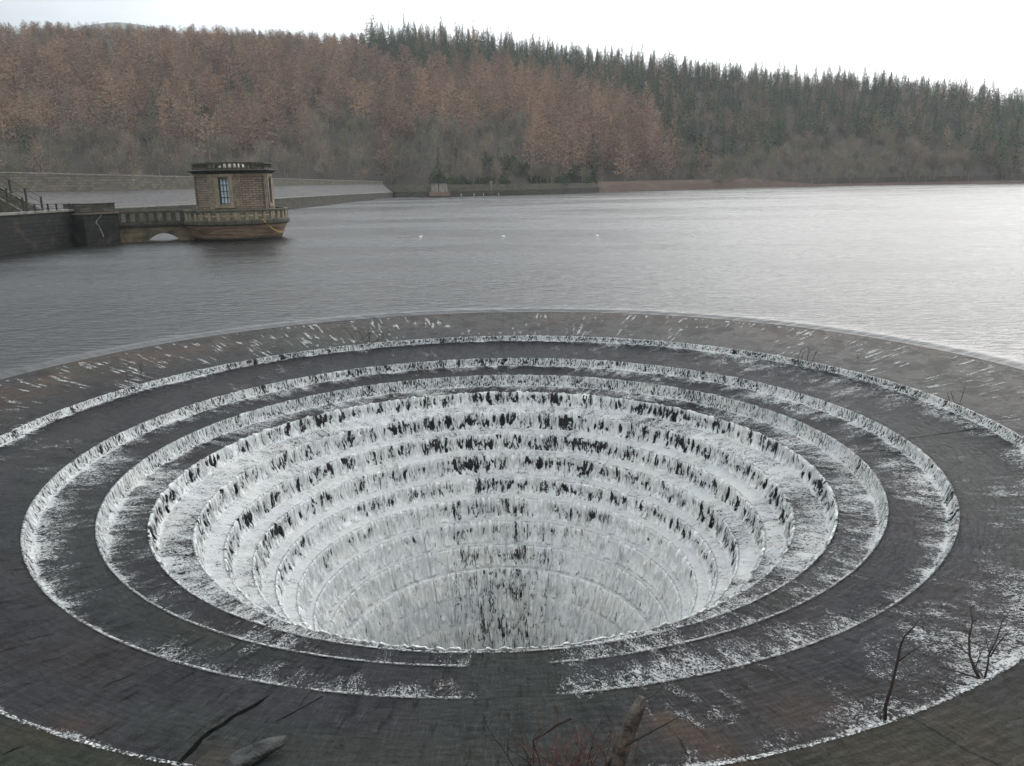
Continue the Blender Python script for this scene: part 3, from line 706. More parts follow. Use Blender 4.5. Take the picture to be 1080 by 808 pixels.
for i in range(8):
    am = faces[i]; rp = ap+0.02; sd = 2*(rp)*math.tan(math.pi/8)
    wallbox(mb, am, -sd/2, sd/2, zc_top+0.03, zc_top+0.17, rp-0.24, rp)
    nh = 6
    for k in range(nh+1):
        u = -sd/2+sd*k/nh; wd = 0.12 if 0 < k < nh else 0.2
        wallbox(mb, am, max(u-wd/2, -sd/2+0.001), min(u+wd/2, sd/2-0.001), zc_top+0.168, zp_top-0.118, rp-0.2, rp-0.03)
    wallbox(mb, am, -sd/2-0.02, sd/2+0.02, zp_top-0.12, zp_top+(0.002*(i % 2)), rp-0.27, rp+0.04)
mb.build('roof_parapet', M['weather'], tw)
mb = MB(); mb.ring([(1.15, zc_top), (1.1, zc_top+0.2), (0.9, zc_top+0.42), (0.5, zc_top+0.56), (0.02, zc_top+0.62)], 24); mb.build('pale_dome', M['concrete'], tw, True)  # made-up pale dome, added to show white through the parapet openings
am = faces[3]; mb = MB()
q = lambda u, r_: (math.cos(am)*r_-math.sin(am)*u, math.sin(am)*r_+math.cos(am)*u)
a = view+R_(56); mb.tube([(*V2(ra*0.99+0.05, a), zb0+0.3), (*V2(ra*0.99+0.05, a), zb_top-0.1)], 0.045, 8); mb.build('downpipe', M['coping'], tw, True)
# yellow rope
mb = MB(); p0 = P(277, 231, DT-r_plat-0.1); p1 = P(298, 245, DT-r_foot*0.8)
pts = [p0.lerp(p1, k/8)+Vector((0, 0, -0.25*math.sin(math.pi*k/8))) for k in range(9)]
mb.tube([tuple(p) for p in pts], 0.035, 6); tag(mb.build('mooring_rope', M['rope'], None, True), 'thin yellow rope slung slanting from the round tower platform towards the water', 'rope')

# ------------------------------------------------------------------ access bridge
DB = 70.5
A = P(126, 240, DB); B = P(200, 240, DB); A.z = B.z = 0
bd = (B-A); LB = bd.length; bd.normalize(); bang = math.atan2(bd.y, bd.x); bn_ = Vector((-bd.y, bd.x, 0))   # towards the dam
br_ = empty('access_bridge', A, bang)
tag(br_, 'short mossy stone footbridge with a low arch and balustrade leading to the tower', 'bridge')
zd = P(160, 236.5, DB).z; zt = P(160, 222.5, DB).z
wb = 2.2
LBx = LB+0.9
a0x, a1x = LB*0.36, LB*0.86; archz = P(170, 246.0, DB).z
mb = MB(); pts = [(0, -1.0), (0, zd)]
outl = [(-0.3, -1.5), (a0x, -1.5)]
for k in range(13):
    f = k/12; outl.append((a0x+(a1x-a0x)*f, -0.12+(archz+0.12)*math.sin(math.pi*f)**0.75 if 0 < f < 1 else -0.12))
outl += [(a1x, -1.5), (LBx, -1.5), (LBx, zd-0.16), (-0.3, zd-0.16)]
n0 = len(outl)
for yy in (0, wb):
    for x, z in outl: mb.v.append((x, yy, z))
# faces built as column strips so that the arch stays open
def strip(i, j, top):                                  # quad on both faces between outline points and top
    pass
xs = [o_[0] for o_ in outl[1:15+0]]
mb = MB()
cols = [(-0.3, -1.5)]+[(outl[2+k][0], outl[2+k][1]) for k in range(13)]+[(LBx, -1.5)]
def quad(p): n = len(mb.v); mb.v += p; mb.face((n, n+1, n+2, n+3))
zt_ = zd-0.16
for yy, fl_ in ((0, 1), (wb, -1)):
    def q4(x0, z0_, x1, z1_):
        p = [(x0, yy, z0_), (x1, yy, z1_), (x1, yy, zt_), (x0, yy, zt_)]
        quad(p if fl_ > 0 else p[::-1])
    q4(-0.3, -1.5, a0x, -1.5); q4(a1x, -1.5, LBx, -1.5)
    for k in range(12): q4(outl[2+k][0], outl[2+k][1], outl[3+k][0], outl[3+k][1])
for k in range(12):
    a, c_ = outl[2+k], outl[3+k]; quad([(a[0], 0, a[1]), (a[0], wb, a[1]), (c_[0], wb, c_[1]), (c_[0], 0, c_[1])])
for x, z0_, z1_ in ((a0x, -1.5, -0.12), (a1x, -1.5, -0.12)): quad([(x, 0, z0_), (x, wb, z0_), (x, wb, z1_), (x, 0, z1_)])
mb.build('arch_wall', M['bridge'], br_)
mb = MB(); mb.box((LBx/2-0.15, wb/2, zd-0.08), (LBx+0.3, wb+0.3, 0.16)); mb.build('deck', M['darkstone'], br_)
bal = MB()
for yy in (0.08, wb-0.08):
    nb2 = 9; hh_ = zt-zd
    bal.box((LBx/2-0.15, yy, zd+0.08), (LBx+0.3, 0.24, 0.16))
    for k in range(nb2+1): bal.box((LBx*k/nb2, yy+0.0, zd+0.16+(hh_-0.34)/2), (0.3, 0.18, hh_-0.34))
    bal.box((LBx/2-0.15, yy, zt-0.09), (LBx+0.3, 0.3, 0.18))
bal.build('balustrade', M['weather'], br_)

# ------------------------------------------------------------------ near retaining wall with pier
def wallstrip(mb, pts, z0, z1, thick, side=1):         # pts plan line; z1 number or list
    n = len(mb.v); pts = [Vector((p[0], p[1], 0)) for p in pts]; m_ = len(pts); u = 0; us = []
    for i, p in enumerate(pts):
        d = (pts[min(i+1, m_-1)]-pts[max(i-1, 0)]).normalized(); q = Vector((-d.y, d.x, 0))*side*thick
        zt2 = z1[i] if isinstance(z1, (list, tuple)) else z1; zb2 = z0[i] if isinstance(z0, (list, tuple)) else z0
        mb.v += [(p.x, p.y, zb2), (p.x, p.y, zt2), (p.x+q.x, p.y+q.y, zt2), (p.x+q.x, p.y+q.y, zb2)]
        if i: u += (pts[i]-pts[i-1]).length
        us.append(u)
    for i in range(m_-1):
        for j in range(4):
            k = (j+1) % 4; a = n+i*4; b_ = n+(i+1)*4
            za = [0, 1, 1+thick, 2+thick]
            uvs = [(us[i], mb.v[a+j][2]+(thick*(j == 2))), (us[i], mb.v[a+k][2]+(thick*(j == 1))), (us[i+1], mb.v[b_+k][2]+(thick*(j == 1))), (us[i+1], mb.v[b_+j][2])]
            mb.face((a+j, a+k, b_+k, b_+j), uvs)
    mb.face((n, n+1, n+2, n+3)); e_ = n+(m_-1)*4; mb.face((e_+3, e_+2, e_+1, e_))
WL = [(-36.5, 28), (-34.6, 42), (-33.2, 52), (-32.2, 59), (-31.7, 63.2)]
ztop = P(50, 222.5, 66).z
rw = empty('retaining_wall', (0, 0, 0)); tag(rw, 'black algae stained stone retaining wall with pale coping at the left water edge', 'wall')
mb = MB(); wallstrip(mb, WL, -1.5, ztop-0.15, 0.7, 1); mb.build('wall_face', M['wetwall'], rw)
mb = MB(); wallstrip(mb, [(x+0.06, y) for x, y in WL], ztop-0.148, [ztop+0.0]*5, 0.85, 1); mb.build('coping', M['coping'], rw)
mb = MB(); WL2 = [(x-0.9, y) for x, y in WL]; wallstrip(mb, WL2, -1, ztop-0.22, 14.0, 1); mb.build('terrace', M['pitch'], rw)
dp = 67.8
A1 = P(91, 250, dp); B1 = P(127, 250, dp+1.6); dd = (B1-A1); dd.z = 0; LP_ = dd.length; pa = math.atan2(dd.y, dd.x)
pr_ = empty('stone_pier', (A1.x, A1.y, 0), pa); tag(pr_, 'dark square stone pier with a pale crack joining the wall and the footbridge', 'pier')
zpt = P(108, 215.5, dp).z; zled = P(108, 226, dp).z
mb = MB(); mb.box((LP_/2, 1.4, (zled-1.5)/2), (LP_, 2.8, zled+1.5)); mb.build('pier_base', M['wetwall'], pr_)
mb = MB(); mb.box((LP_/2+0.05, 1.4, zled+0.05), (LP_+0.12, 2.95, 0.1)); mb.build('ledge', M['bridge'], pr_)
mb = MB(); mb.box((LP_/2+0.2, 1.5, (zled+zpt)/2+0.05), (LP_*0.86, 2.6, zpt-zled-0.1)); mb.build('pier_top', M['damwall'], pr_)
mb = MB(); mb.box((LP_/2+0.2, 1.5, zpt+0.04), (LP_*0.88, 2.7, 0.07)); mb.build('pier_cap', M['weather'], pr_)
mb = MB()
cpt = [(109.5, 226.5), (107, 230), (104.5, 232), (103, 235), (105.5, 238), (107, 243), (108.5, 247), (109, 250)]
loc = []
for x, y in cpt:
    f = (x-91)/(127-91); zz_ = P(x, y, dp+0.8*f*2).z; loc.append((LP_*f, -0.012, zz_))
for i in range(len(loc)-1):
    a, c_ = loc[i], loc[i+1]; n = len(mb.v); mb.v += [(a[0]-0.04, -0.006, a[2]), (a[0]+0.04, -0.006, a[2]), (c_[0]+0.04, -0.006, c_[2]), (c_[0]-0.04, -0.006, c_[2])]; mb.face((n, n+1, n+2, n+3))
mb.build('lime_streak', M['coping'], pr_)

# railing and stairs on the wall
rl = empty('iron_railing', (0, 0, 0)); tag(rl, 'black iron railing of square posts along the top of the dark left wall', 'railing')
RPOST = [(27, 213, 222.5, 65.6), (36, 215, 222.3, 66), (50, 214.8, 221.6, 67), (59, 214.6, 221, 67.8), (73, 214.4, 220.3, 69), (81, 214.3, 219.8, 69.8)]
tops = []
for x, y0, y1, D in RPOST:
    a = P(x, y0, D); b_ = P(x+0.5, y1+0.3, D); mb = MB(); mb.box((a.x, a.y, (a.z+ztop-0.25)/2), (0.11, 0.11, a.z-ztop+0.25), 0.3); mb.build('post', M['iron'], rl); tops.append(a)
tops.append(P(100, 214.4, 71.2))
for dz in (-0.04, -0.34):
    mb = MB(); mb.tube([(p.x, p.y, p.z+dz) for p in tops], 0.022, 6); mb.build('rail', M['iron'], rl)
st = empty('stone_staircase', (0, 0, 0)); tag(st, 'flight of stone steps with black handrails climbing left from the retaining wall', 'staircase')
s_a = P(27, 222.5, 66.3); s_b = P(-60, 178, 66.3+6)
nst = 16; d = (s_b-s_a); dh = Vector((d.x, d.y, 0)); ang = math.atan2(dh.y, dh.x); perp = Vector((-dh.y, dh.x, 0)).normalized()
zs0 = ztop-0.2; zs1 = s_b.z
mb = MB()
for k in range(nst):
    f = (k+0.5)/nst; c_ = s_a+d*f; zz_ = zs0+(zs1-zs0)*(k+1)/nst
    mb.box((c_.x-perp.x*0.7, c_.y-perp.y*0.7, (zz_-0.5)/2+0.0), (dh.length/nst+0.0, 1.3, zz_+0.5), ang)
mb.build('flight', M['weather'], st)
for sgn, nm in ((0.0, 0), (-1.45, 1)):
    mb = MB(); lo_ = []; 
    o_ = perp*sgn
    q = [s_a+o_, s_b+o_]
    a = Vector((q[0].x, q[0].y, 0)); c_ = Vector((q[1].x, q[1].y, 0)); w_ = perp*0.12
    mb.hexa([(a.x-w_.x, a.y-w_.y, -0.5), (c_.x-w_.x, c_.y-w_.y, -0.5), (c_.x+w_.x, c_.y+w_.y, -0.5), (a.x+w_.x, a.y+w_.y, -0.5)],
            [(a.x-w_.x, a.y-w_.y, zs0+0.12), (c_.x-w_.x, c_.y-w_.y, zs1+0.2), (c_.x+w_.x, c_.y+w_.y, zs1+0.2), (a.x+w_.x, a.y+w_.y, zs0+0.12)])
    mb.build('string_wall', M['weather'], st)
    pp = []
    for k in range(6):
        f = 0.02+k*0.19; p = s_a+d*f+o_; zb_ = zs0+(zs1-zs0)*f+0.1
        mb = MB(); mb.box((p.x, p.y, zb_+0.5), (0.1, 0.1, 1.0), ang); mb.build('handrail_post', M['iron'], st); pp.append((p.x, p.y, zb_+0.97))
    for dz in (0, -0.4):
        mb = MB(); mb.tube([(x, y, z+dz) for x, y, z in pp], 0.022, 6); mb.build('handrail', M['iron'], st)

# ------------------------------------------------------------------ dam
dm = empty('dam', (0, 0, 0)); tag(dm, 'long stone faced dam with pale sloping pitching and parapet receding at the left', 'dam')
LW = [(-92, 20), (-74, 52), (-56, 80), (-49, 94), (-42, 112), (-37.4, 138), (-34.6, 175), (-30.8, 227)]
CL = [(-112, 24), (-88, 60), (-66, 88), (-59, 100), (-53, 117), (-48.2, 140), (-43.5, 176), (-34.6, 232)]
def dense(L, n=6):
    o_ = []
    for i in range(len(L)-1):
        for k in range(n): o_.append(tuple(L[i][j]+(L[i+1][j]-L[i][j])*k/n for j in range(len(L[0]))))
    return o_+[L[-1]]
LWd = dense(LW); CLd = dense(CL)
lz = [1.55]*len(LWd)
for i in range(len(lz)): lz[i] = float(np.interp(LWd[i][1], [90, 112, 138, 175, 227], [1.65, 1.6, 1.75, 1.6, 1.25]))
mb = MB(); wallstrip(mb, LWd, -1.5, lz, 0.8, 1); mb.build('toe_wall', M['damwall'], dm)
mb = MB(); wallstrip(mb, [(x+0.05, y) for x, y in LWd], [z+0.002 for z in lz], [z+0.14 for z in lz], 0.95, 1); mb.build('toe_coping', M['coping'], dm)
cbz = [3.75 for _ in CLd]
ptz = [float(np.interp(y, [24, 88, 100, 117, 140, 176, 234], [6.4, 6.3, 6.1, 5.75, 5.4, 5.05, 4.2])) for x, y in CLd]
cbz = [float(np.interp(y, [24, 88, 117, 176, 234], [3.9, 3.85, 3.55, 3.75, 3.45])) for x, y in CLd]
mb = MB()
for i in range(len(LWd)):
    a = LWd[i]; c_ = CLd[i]
    for k in range(5):
        f = k/4; mb.v.append((a[0]-0.5+(c_[0]-a[0]+0.5)*f, a[1]+(c_[1]-a[1])*f, lz[i]+0.05+(cbz[i]-lz[i]-0.05)*f))
for i in range(len(LWd)-1):
    for k in range(4): mb.face((i*5+k, (i+1)*5+k, (i+1)*5+k+1, i*5+k+1))
mb.build('pitched_slope', M['pitch'], dm)
mb = MB(); wallstrip(mb, CLd, [z-0.8 for z in cbz], [z-0.16 for z in ptz], 0.7, 1); mb.build('parapet', M['parapet'], dm)
mb = MB(); wallstrip(mb, [(x+0.06, y) for x, y in CLd], [z-0.158 for z in ptz], ptz, 0.85, 1); mb.build('parapet_coping', M['coping'], dm)
mb = MB(); wallstrip(mb, [(x-0.72, y) for x, y in CLd], -1.0, [z+0.6 for z in cbz], 9.0, 1); mb.build('crest_road', M['hill'], dm)

# far wall and hut
fw = empty('far_shore_wall', (0, 0, 0)); tag(fw, 'two tier dark masonry wall along the far shore right of the dam', 'wall')
FW_ = []
for x, D in ((398, 231), (430, 224), (450, 220.5), (500, 220), (550, 222), (600, 234), (632, 245)):
    p = P(x, 200, D); FW_.append((p.x, p.y))
mb = MB(); wallstrip(mb, FW_, -1.0, 1.45, 1.2, 1); mb.build('lower_wall', M['damwall'], fw)
mb = MB(); wallstrip(mb, [(x, y+3.2) for x, y in FW_], -0.5, [3.0, 3.0, 3.0, 3.0, 2.9, 2.8, 2.6], 0.8, 1); mb.build('upper_wall', M['parapet'], fw)
mb = MB(); wallstrip(mb, [(x, y+0.9) for x, y in FW_], -0.5, 1.5, 2.4, 1); mb.build('berm', M['bank'], fw)
p = P(463.5, 200, 219); hut = empty('valve_house', (p.x, p.y, 0), 0.05); tag(hut, 'small pale flat roofed valve house beside the far shore wall', 'building')
mb = MB(); mb.box((0, 0, 0.5), (5.3, 3.4, 1.6)); mb.build('base', M['corbel'], hut)
mb = MB(); mb.box((0, 0.1, 2.4), (4.0, 2.8, 2.2)); mb.build('wall', M['concrete'], hut)
mb = MB(); mb.box((0, 0.1, 3.72), (4.7, 3.4, 0.38)); mb.build('roof', M['roofdark'], hut)
mb = MB(); mb.box((-0.15, -1.33, 2.4), (0.22, 0.06, 2.1)); mb.build('pilaster', M['weather'], hut)
for x, y in ((486.5, 206), (500, 205.5), (510, 205.5), (526, 205)):
    p = P(x, y, 218.8); mb = MB(); mb.tube([(0, 0, -0.5), (0, 0, 0.45)], 0.05, 6); mb.box((0, 0, 0.5), (0.2, 0.2, 0.16))
    o = mb.build('marker_post', M['buoy']); o.location = (p.x, p.y, 0.1)
    tag(o, 'tiny white marker post in the water below the far wall, right of the valve house', 'post', 'white marker posts below the far wall')
p = P(518, 200, 221); mb = MB(); mb.tube([(0, 0, 0), (0, 0, 2.4)], 0.14, 8); mb.box((0, -0.1, 2.1), (0.7, 0.06, 0.9)); o = mb.build('depth_board', M['coping']); o.location = (p.x, p.y, 1.3); 
tag(o, 'pale narrow gauge board standing on the far wall ledge', 'gauge board')
# buoys
BU = [(443.5, 250.5, 'leftmost'), (531, 250, 'second from left'), (630, 249.5, 'third from left'), (731, 249, 'rightmost')]
for x, y, w_ in BU:
    g_ = G(x, y, 0); mb = MB(); mb.ring([(0.005, 0.15), (0.06, 0.135), (0.105, 0.08), (0.12, 0.02), (0.105, -0.05), (0.06, -0.1), (0.005, -0.12)], 16)
    e_ = empty('buoy', (g_.x, g_.y, 0)); mb.build('float', M['buoy'], e_, True)
    mb = MB(); mb.tube([(0, 0, 0.12), (0, 0, 0.2)], 0.025, 6); mb.build('lifting_eye', M['iron'], e_)
    tag(e_, 'small round white buoy on the open water, %s of the row of four' % w_, 'buoy', 'white buoys in a row across the water')

# ------------------------------------------------------------------ trees on the hillside
def tree_arrays(kind, seed):
    r = np.random.RandomState(seed); tris = []
    def tri(a, b_, c_): tris.append((a, b_, c_))
    if kind == 'larch':
        Ht = 15.0; nb_ = 78
        for i in range(nb_):
            h = 0.12+0.88*((i+r.rand())/nb_); Rm = 4.3*min(1, 1.25*(1-h))**0.85*(0.6+0.55*r.rand())+0.15; a = r.rand()*6.283
            base = np.array([0, 0, h*Ht]); d = np.array([math.cos(a), math.sin(a), 0.12+0.25*r.rand()])
            for k in range(9):
                f = ((k+1)/9)**0.7; c_ = base+d*Rm*f+r.randn(3)*0.16
                w = r.randn(3); w /= np.linalg.norm(w); l = (0.4+0.5*r.rand())
                dirn = d*0.9+np.array([0, 0, -0.2 if k % 2 else 0.3])+r.randn(3)*0.35; q_ = 0.35+0.75*(1-h)
                tri(c_-w*0.27*q_, c_+w*0.27*q_, c_+dirn*l*q_)
    elif kind == 'spruce':
        Ht = 15.0; nb_ = 100
        for i in range(nb_):
            h = 0.06+0.94*((i+r.rand())/nb_); Rm = 3.9*(1-h)**0.8*(0.65+0.45*r.rand())+0.12; a = i*2.399+r.rand()
            base = np.array([0, 0, h*Ht]); d = np.array([math.cos(a), math.sin(a), -0.28-0.12*r.rand()]); s_ = np.array([-math.sin(a), math.cos(a), 0])
            for k in range(7):
                f = ((k+0.6)/7)**0.55; q_ = 0.25+0.85*(1-h); c_ = base+d*Rm*f+r.randn(3)*0.22*q_; wd = 0.40*q_; l = (0.5+0.45*r.rand())*q_
                tri(c_-s_*wd, c_+s_*wd, c_+d*l+np.array([0, 0, -0.15])+r.randn(3)*0.12)
        tri(np.array([-.1, 0, Ht-0.8]), np.array([.1, 0, Ht-0.8]), np.array([0, 0, Ht+0.3]))
    elif kind == 'broad':
        Ht = 11.0
        nl = 16; ends = []
        for i in range(nl):
            a = r.rand()*6.283; el = 0.25+1.2*r.rand(); L = 3.2+1.6*r.rand()
            p0 = np.array([0, 0, Ht*(0.3+0.2*r.rand())]); d = np.array([math.cos(a)*math.cos(el), math.sin(a)*math.cos(el), math.sin(el)])
            p1 = p0+d*L; s_ = np.cross(d, [0.3, 0.2, 1]); s_ = s_/np.linalg.norm(s_)*0.09
            tri(p0-s_, p0+s_, p1); ends.append((p0, d, L))
        for i in range(720):
            p0, d, L = ends[r.randint(nl)]; f = 0.1+0.95*r.rand()**0.7; c_ = p0+d*L*f+np.clip(r.randn(3)*np.array([0.8, 0.8, 0.7]), -1.1, 1.1)
            if i % 3 == 0: c_ = c_+(np.array([0, 0, Ht*0.62])-c_)*r.rand()
            w = r.randn(3); w /= np.linalg.norm(w); dirn = d*0.6+np.array([0, 0, 0.35])+r.randn(3)*0.3
            tri(c_-w*0.06, c_+w*0.06, c_+dirn*(0.6+0.6*r.rand()))
    else:
        Ht = 4.5
        for i in range(700):
            a = r.rand()*6.283; u = r.rand(); rr_ = 3.2*math.sqrt(r.rand())
            z = Ht*math.sqrt(max(0, 1-(rr_/3.4)**2))*(0.35+0.7*u**0.4)*(0.85+0.2*math.sin(3*a))
            c_ = np.array([rr_*math.cos(a), rr_*math.sin(a), z]); w = r.randn(3)*0.2; q_ = r.randn(3)*0.3
            tri(c_-w, c_+w, c_+q_+np.array([0, 0, 0.1]))
    V = np.array(tris).reshape(-1, 3)
    # tapered trunk
    if kind != 'ever':
        n = 5; r0 = {'larch': 0.2, 'spruce': 0.2, 'broad': 0.2}[kind]; hh_ = Ht*(0.95 if kind != 'broad' else 0.62); tr = []
        lean = r.randn(2)*0.15
        for k in range(n):
            a0, a1 = 6.283*k/n, 6.283*(k+1)/n
            A_0 = [r0*math.cos(a0), r0*math.sin(a0), -1]; A_1 = [r0*math.cos(a1), r0*math.sin(a1), -1]; T_ = [lean[0]*0.1, lean[1]*0.1, hh_]
            tr += [A_0, A_1, T_]
        V = np.concatenate([V, np.array(tr)])
    return V
def tri_mesh(name, V, tint, mat):
    n = len(V)//3; me = bpy.data.meshes.new(name)
    me.vertices.add(len(V)); me.vertices.foreach_set('co', V.astype(np.float32).ravel())
    me.loops.add(len(V)); me.loops.foreach_set('vertex_index', np.arange(len(V), dtype=np.int32))
    me.polygons.add(n); me.polygons.foreach_set('loop_start', (np.arange(n)*3).astype(np.int32))
    me.update(calc_edges=True)
    at = me.attributes.new('tint', 'FLOAT', 'POINT'); at.data.foreach_set('value', tint.astype(np.float32))
    me.materials.append(mat); return me
KINDS = {'larch': ('larch_tree', 'larch'), 'spruce': ('conifer_tree', 'spruce'), 'broad': ('broadleaf_tree', 'broad'), 'ever': ('evergreen_shrub', 'ever')}
VAR = {k: [tree_arrays(k, 100+i*7+len(k)) for i in range(5)] for k in KINDS}
VM = {k: [tri_mesh(KINDS[k][0], v, np.full(len(v), 0.0), M[KINDS[k][1]]) for v in VAR[k]] for k in KINDS}
rs = np.random.RandomState(11)
cand = []
D = 236.0
while D < 520:
    sp0 = 6.1 if D < 300 else 6.0
    nb_ = int(math.radians(84)*D/sp0)
    for k in range(nb_):
        bdeg = -42+84*(k+rs.rand())/nb_; d_ = D+rs.randn()*2.2
        if d_ < max(float(dshore(bdeg))+8.5, 236) or d_ > float(dridge(bdeg))+10: continue
        cand.append((bdeg, d_))
    D += sp0*0.86
cand = np.array(cand)
cb, cd = cand[:, 0], cand[:, 1]
cz = terrain(cb, cd); cxx = cd*np.sin(np.radians(cb)); cyy = cd*np.cos(np.radians(cb))
cu, cv = proj(cxx, cyy, cz+8)                          # where the crown shows
def kind_of(u, v, rv, n1):
    jit = (n1-0.5)
    # lower limit line of the dark plantation on the ridge
    ytop = np.interp(u, [-200, 360, 395, 450, 520, 600, 660, 710, 725, 1300], [-50, 20, 50, 66, 66, 78, 95, 118, 190, 190])+jit*10
    if u > 715+jit*50 or v < ytop:
        if u > 715:
            lim = np.interp(u, [700, 800, 900, 1000, 1300], [172, 150, 138, 146, 150])+jit*26
            if v > lim: return 'broad'
            if rv < 0.17+0.4*(n1 > 0.66): return 'larch' if rv < 0.08 else 'broad'
            return 'spruce'
        return 'spruce' if rv > 0.05 else 'larch'
    if u < 440:
        lim = np.interp(u, [-200, 0, 200, 330, 440], [140, 138, 140, 122, 135])+jit*38
        if v > lim: return 'broad' if rv > 0.07 else 'larch'
        if n1 > 0.75 and rv < 0.5: return 'broad'
        return 'larch' if rv > 0.06 else 'spruce'
    if 440 <= u < 640 and v > 158+jit*30: return 'ever' if rv < 0.30 else ('spruce' if rv < 0.45 else 'broad')
    if 440 <= u < 560 and v > 118+jit*26: return 'broad'
    return 'larch'
nn1 = vnoise(cxx/22+50, cyy/22, 77)
recs = []
for i in range(len(cand)):
    rv = rs.rand(); k = kind_of(cu[i], cv[i], rv, nn1[i])
    sc_ = {'larch': 0.76, 'spruce': 0.74, 'broad': 0.84, 'ever': 1.0}[k]*(0.78+0.42*rs.rand())
    if cd[i] > dridge(cb[i])-16: sc_ *= (0.42+0.08*rs.rand() if cu[i] < 385 else 0.72+0.5*rs.rand())
    if cu[i] < 385 and dridge(cb[i])-60 < cd[i] <= dridge(cb[i])-16: sc_ *= 0.62
    if k == 'larch' and 440 < cu[i] < 715: sc_ *= 1.22
    recs.append([k, cxx[i], cyy[i], float(cz[i])-0.3, sc_, rs.rand()*6.283, rs.randint(5), cd[i], cu[i], cv[i]])
for i in range(900):                                  # close standing rows on the skyline
    bdeg = rs.uniform(-36, 38); d_ = float(dridge(bdeg))+rs.uniform(-6, 8); z_ = float(terrain(bdeg, d_)); x_, y_ = d_*math.sin(R_(bdeg)), d_*math.cos(R_(bdeg))
    u, v = proj(x_, y_, z_+8)
    if u > 385 and i % 3: continue
    k = 'larch' if u < 385 and rs.rand() < 0.85 else 'spruce'
    recs.append([k, x_, y_, z_-0.3, rs.uniform(0.34, 0.42) if u < 385 else rs.uniform(0.5, 0.85), rs.rand()*6.283, rs.randint(5), d_, u, v])
# row of shrubs and small bare trees on the waterside bank
for i in range(95):
    bdeg = rs.uniform(5, 36); d_ = float(dshore(bdeg))+rs.uniform(7, 12); u, v = proj(d_*math.sin(R_(bdeg)), d_*math.cos(R_(bdeg)), 4.0)
    k = 'broad'; s_ = rs.uniform(0.28, 0.55) if u < 830 else rs.uniform(0.45, 0.95)
    if 680 < u < 800 and rs.rand() < 0.5: s_ *= 0.6
    recs.append([k, d_*math.sin(R_(bdeg)), d_*math.cos(R_(bdeg)), 2.3, s_, rs.rand()*6.283, rs.randint(5), d_, u, v])
for i in range(46):
    bdeg = rs.uniform(14, 36); d_ = float(dshore(bdeg))+rs.uniform(1.5, 5); u, v = proj(d_*math.sin(R_(bdeg)), d_*math.cos(R_(bdeg)), 4.0)
    recs.append(['broad', d_*math.sin(R_(bdeg)), d_*math.cos(R_(bdeg)), 0.8, rs.uniform(0.25, 0.55), rs.rand()*6.283, rs.randint(5), d_, u, v])
for i in range(26):
    u0_ = rs.uniform(455, 625); p = P(u0_, 195, 232+rs.uniform(0, 8)); recs.append(['ever' if rs.rand() < 0.5 else 'broad', p.x, p.y, 2.2, rs.uniform(0.4, 0.8), rs.rand()*6, rs.randint(5), 234, u0_, 190])
def zone(k, u, v):
    if k == 'larch':
        if u < 230: return 'bare rust brown larch on the left part of the hillside above the dam'
        if u < 440: return 'bare rust brown larch on the hillside above and right of the tower'
        if u < 720: return 'tall bare tan larch in the stand at the middle of the hillside'
        return 'lone brown larch among the green conifers on the right hillside'
    if k == 'spruce':
        if v < 105 and u < 720: return 'dark green conifer on the skyline ridge above the larches'
        if u < 720: return 'dark green conifer low among bare trees above the far wall'
        if v < 125: return 'pointed dark green conifer on the right skyline ridge'
        return 'dark green conifer on the right hillside below the skyline'
    if k == 'broad':
        if u < 440: return 'bare grey broadleaf tree at the hill foot behind the dam parapet'
        if u < 720: return 'bare grey brown broadleaf tree behind the far shore wall'
        if v > 178: return 'low bare shrubby tree on the bank at the right far waterline'
        return 'bare reddish brown broadleaf tree on the right hillside behind the shore'
    return 'green evergreen shrub at the hill foot behind the far shore wall'
CATS = {'larch': 'larch', 'spruce': 'conifer', 'broad': 'tree', 'ever': 'shrub'}
STN = {'larch': 'larch_forest', 'spruce': 'conifer_forest', 'broad': 'broadleaf_forest', 'ever': 'shrub_mass'}
for k in KINDS:
    L_ = [r for r in recs if r[0] == k]
    L_.sort(key=lambda r: (not (-30 < r[8] < 1110), -r[4]/r[7]))
    ind, rest = L_[:300], L_[300:]
    print('TREES', k, len(L_))
    for (kk_, x, y, z, s_, rot, vi, d_, u, v) in ind:
        o = bpy.data.objects.new(KINDS[k][0], VM[k][vi]); COL.objects.link(o)
        o.location = (x, y, z); o.rotation_euler = (0, 0, rot); w_ = 1.3 if (k == 'larch' and u < 430) else 1.0; o.scale = (s_*w_*(0.95+0.1*rs.rand()), s_*w_, s_)
        lb = zone(k, u, v); tag(o, lb, CATS[k], {'larch': 'larches', 'spruce': 'conifers', 'broad': 'bare broadleaf trees', 'ever': 'evergreen shrubs'}[k]+': '+lb)
    if rest:
        VV = []; TI = []
        for (kk_, x, y, z, s_, rot, vi, d_, u, v) in rest:
            v0 = VAR[k][vi]; ca, sa = math.cos(rot), math.sin(rot)
            VV.append(np.stack([(v0[:, 0]*ca-v0[:, 1]*sa)*s_*(1.5 if (k == 'larch' and u < 430) else 1)+x, (v0[:, 0]*sa+v0[:, 1]*ca)*s_*(1.5 if (k == 'larch' and u < 430) else 1)+y, v0[:, 2]*s_+z], -1)); TI.append(np.full(len(v0), rs.rand()))
        me = tri_mesh(STN[k], np.concatenate(VV), np.concatenate(TI), M[KINDS[k][1]])
        o = bpy.data.objects.new(STN[k], me); COL.objects.link(o)
        tag(o, {'larch': 'mass of smaller bare larches filling the upper hillside', 'spruce': 'mass of smaller dark conifers filling the ridge', 'broad': 'mass of smaller bare broadleaf trees on the slope', 'ever': 'mass of evergreen shrubs'}[k], 'forest', kind='stuff')

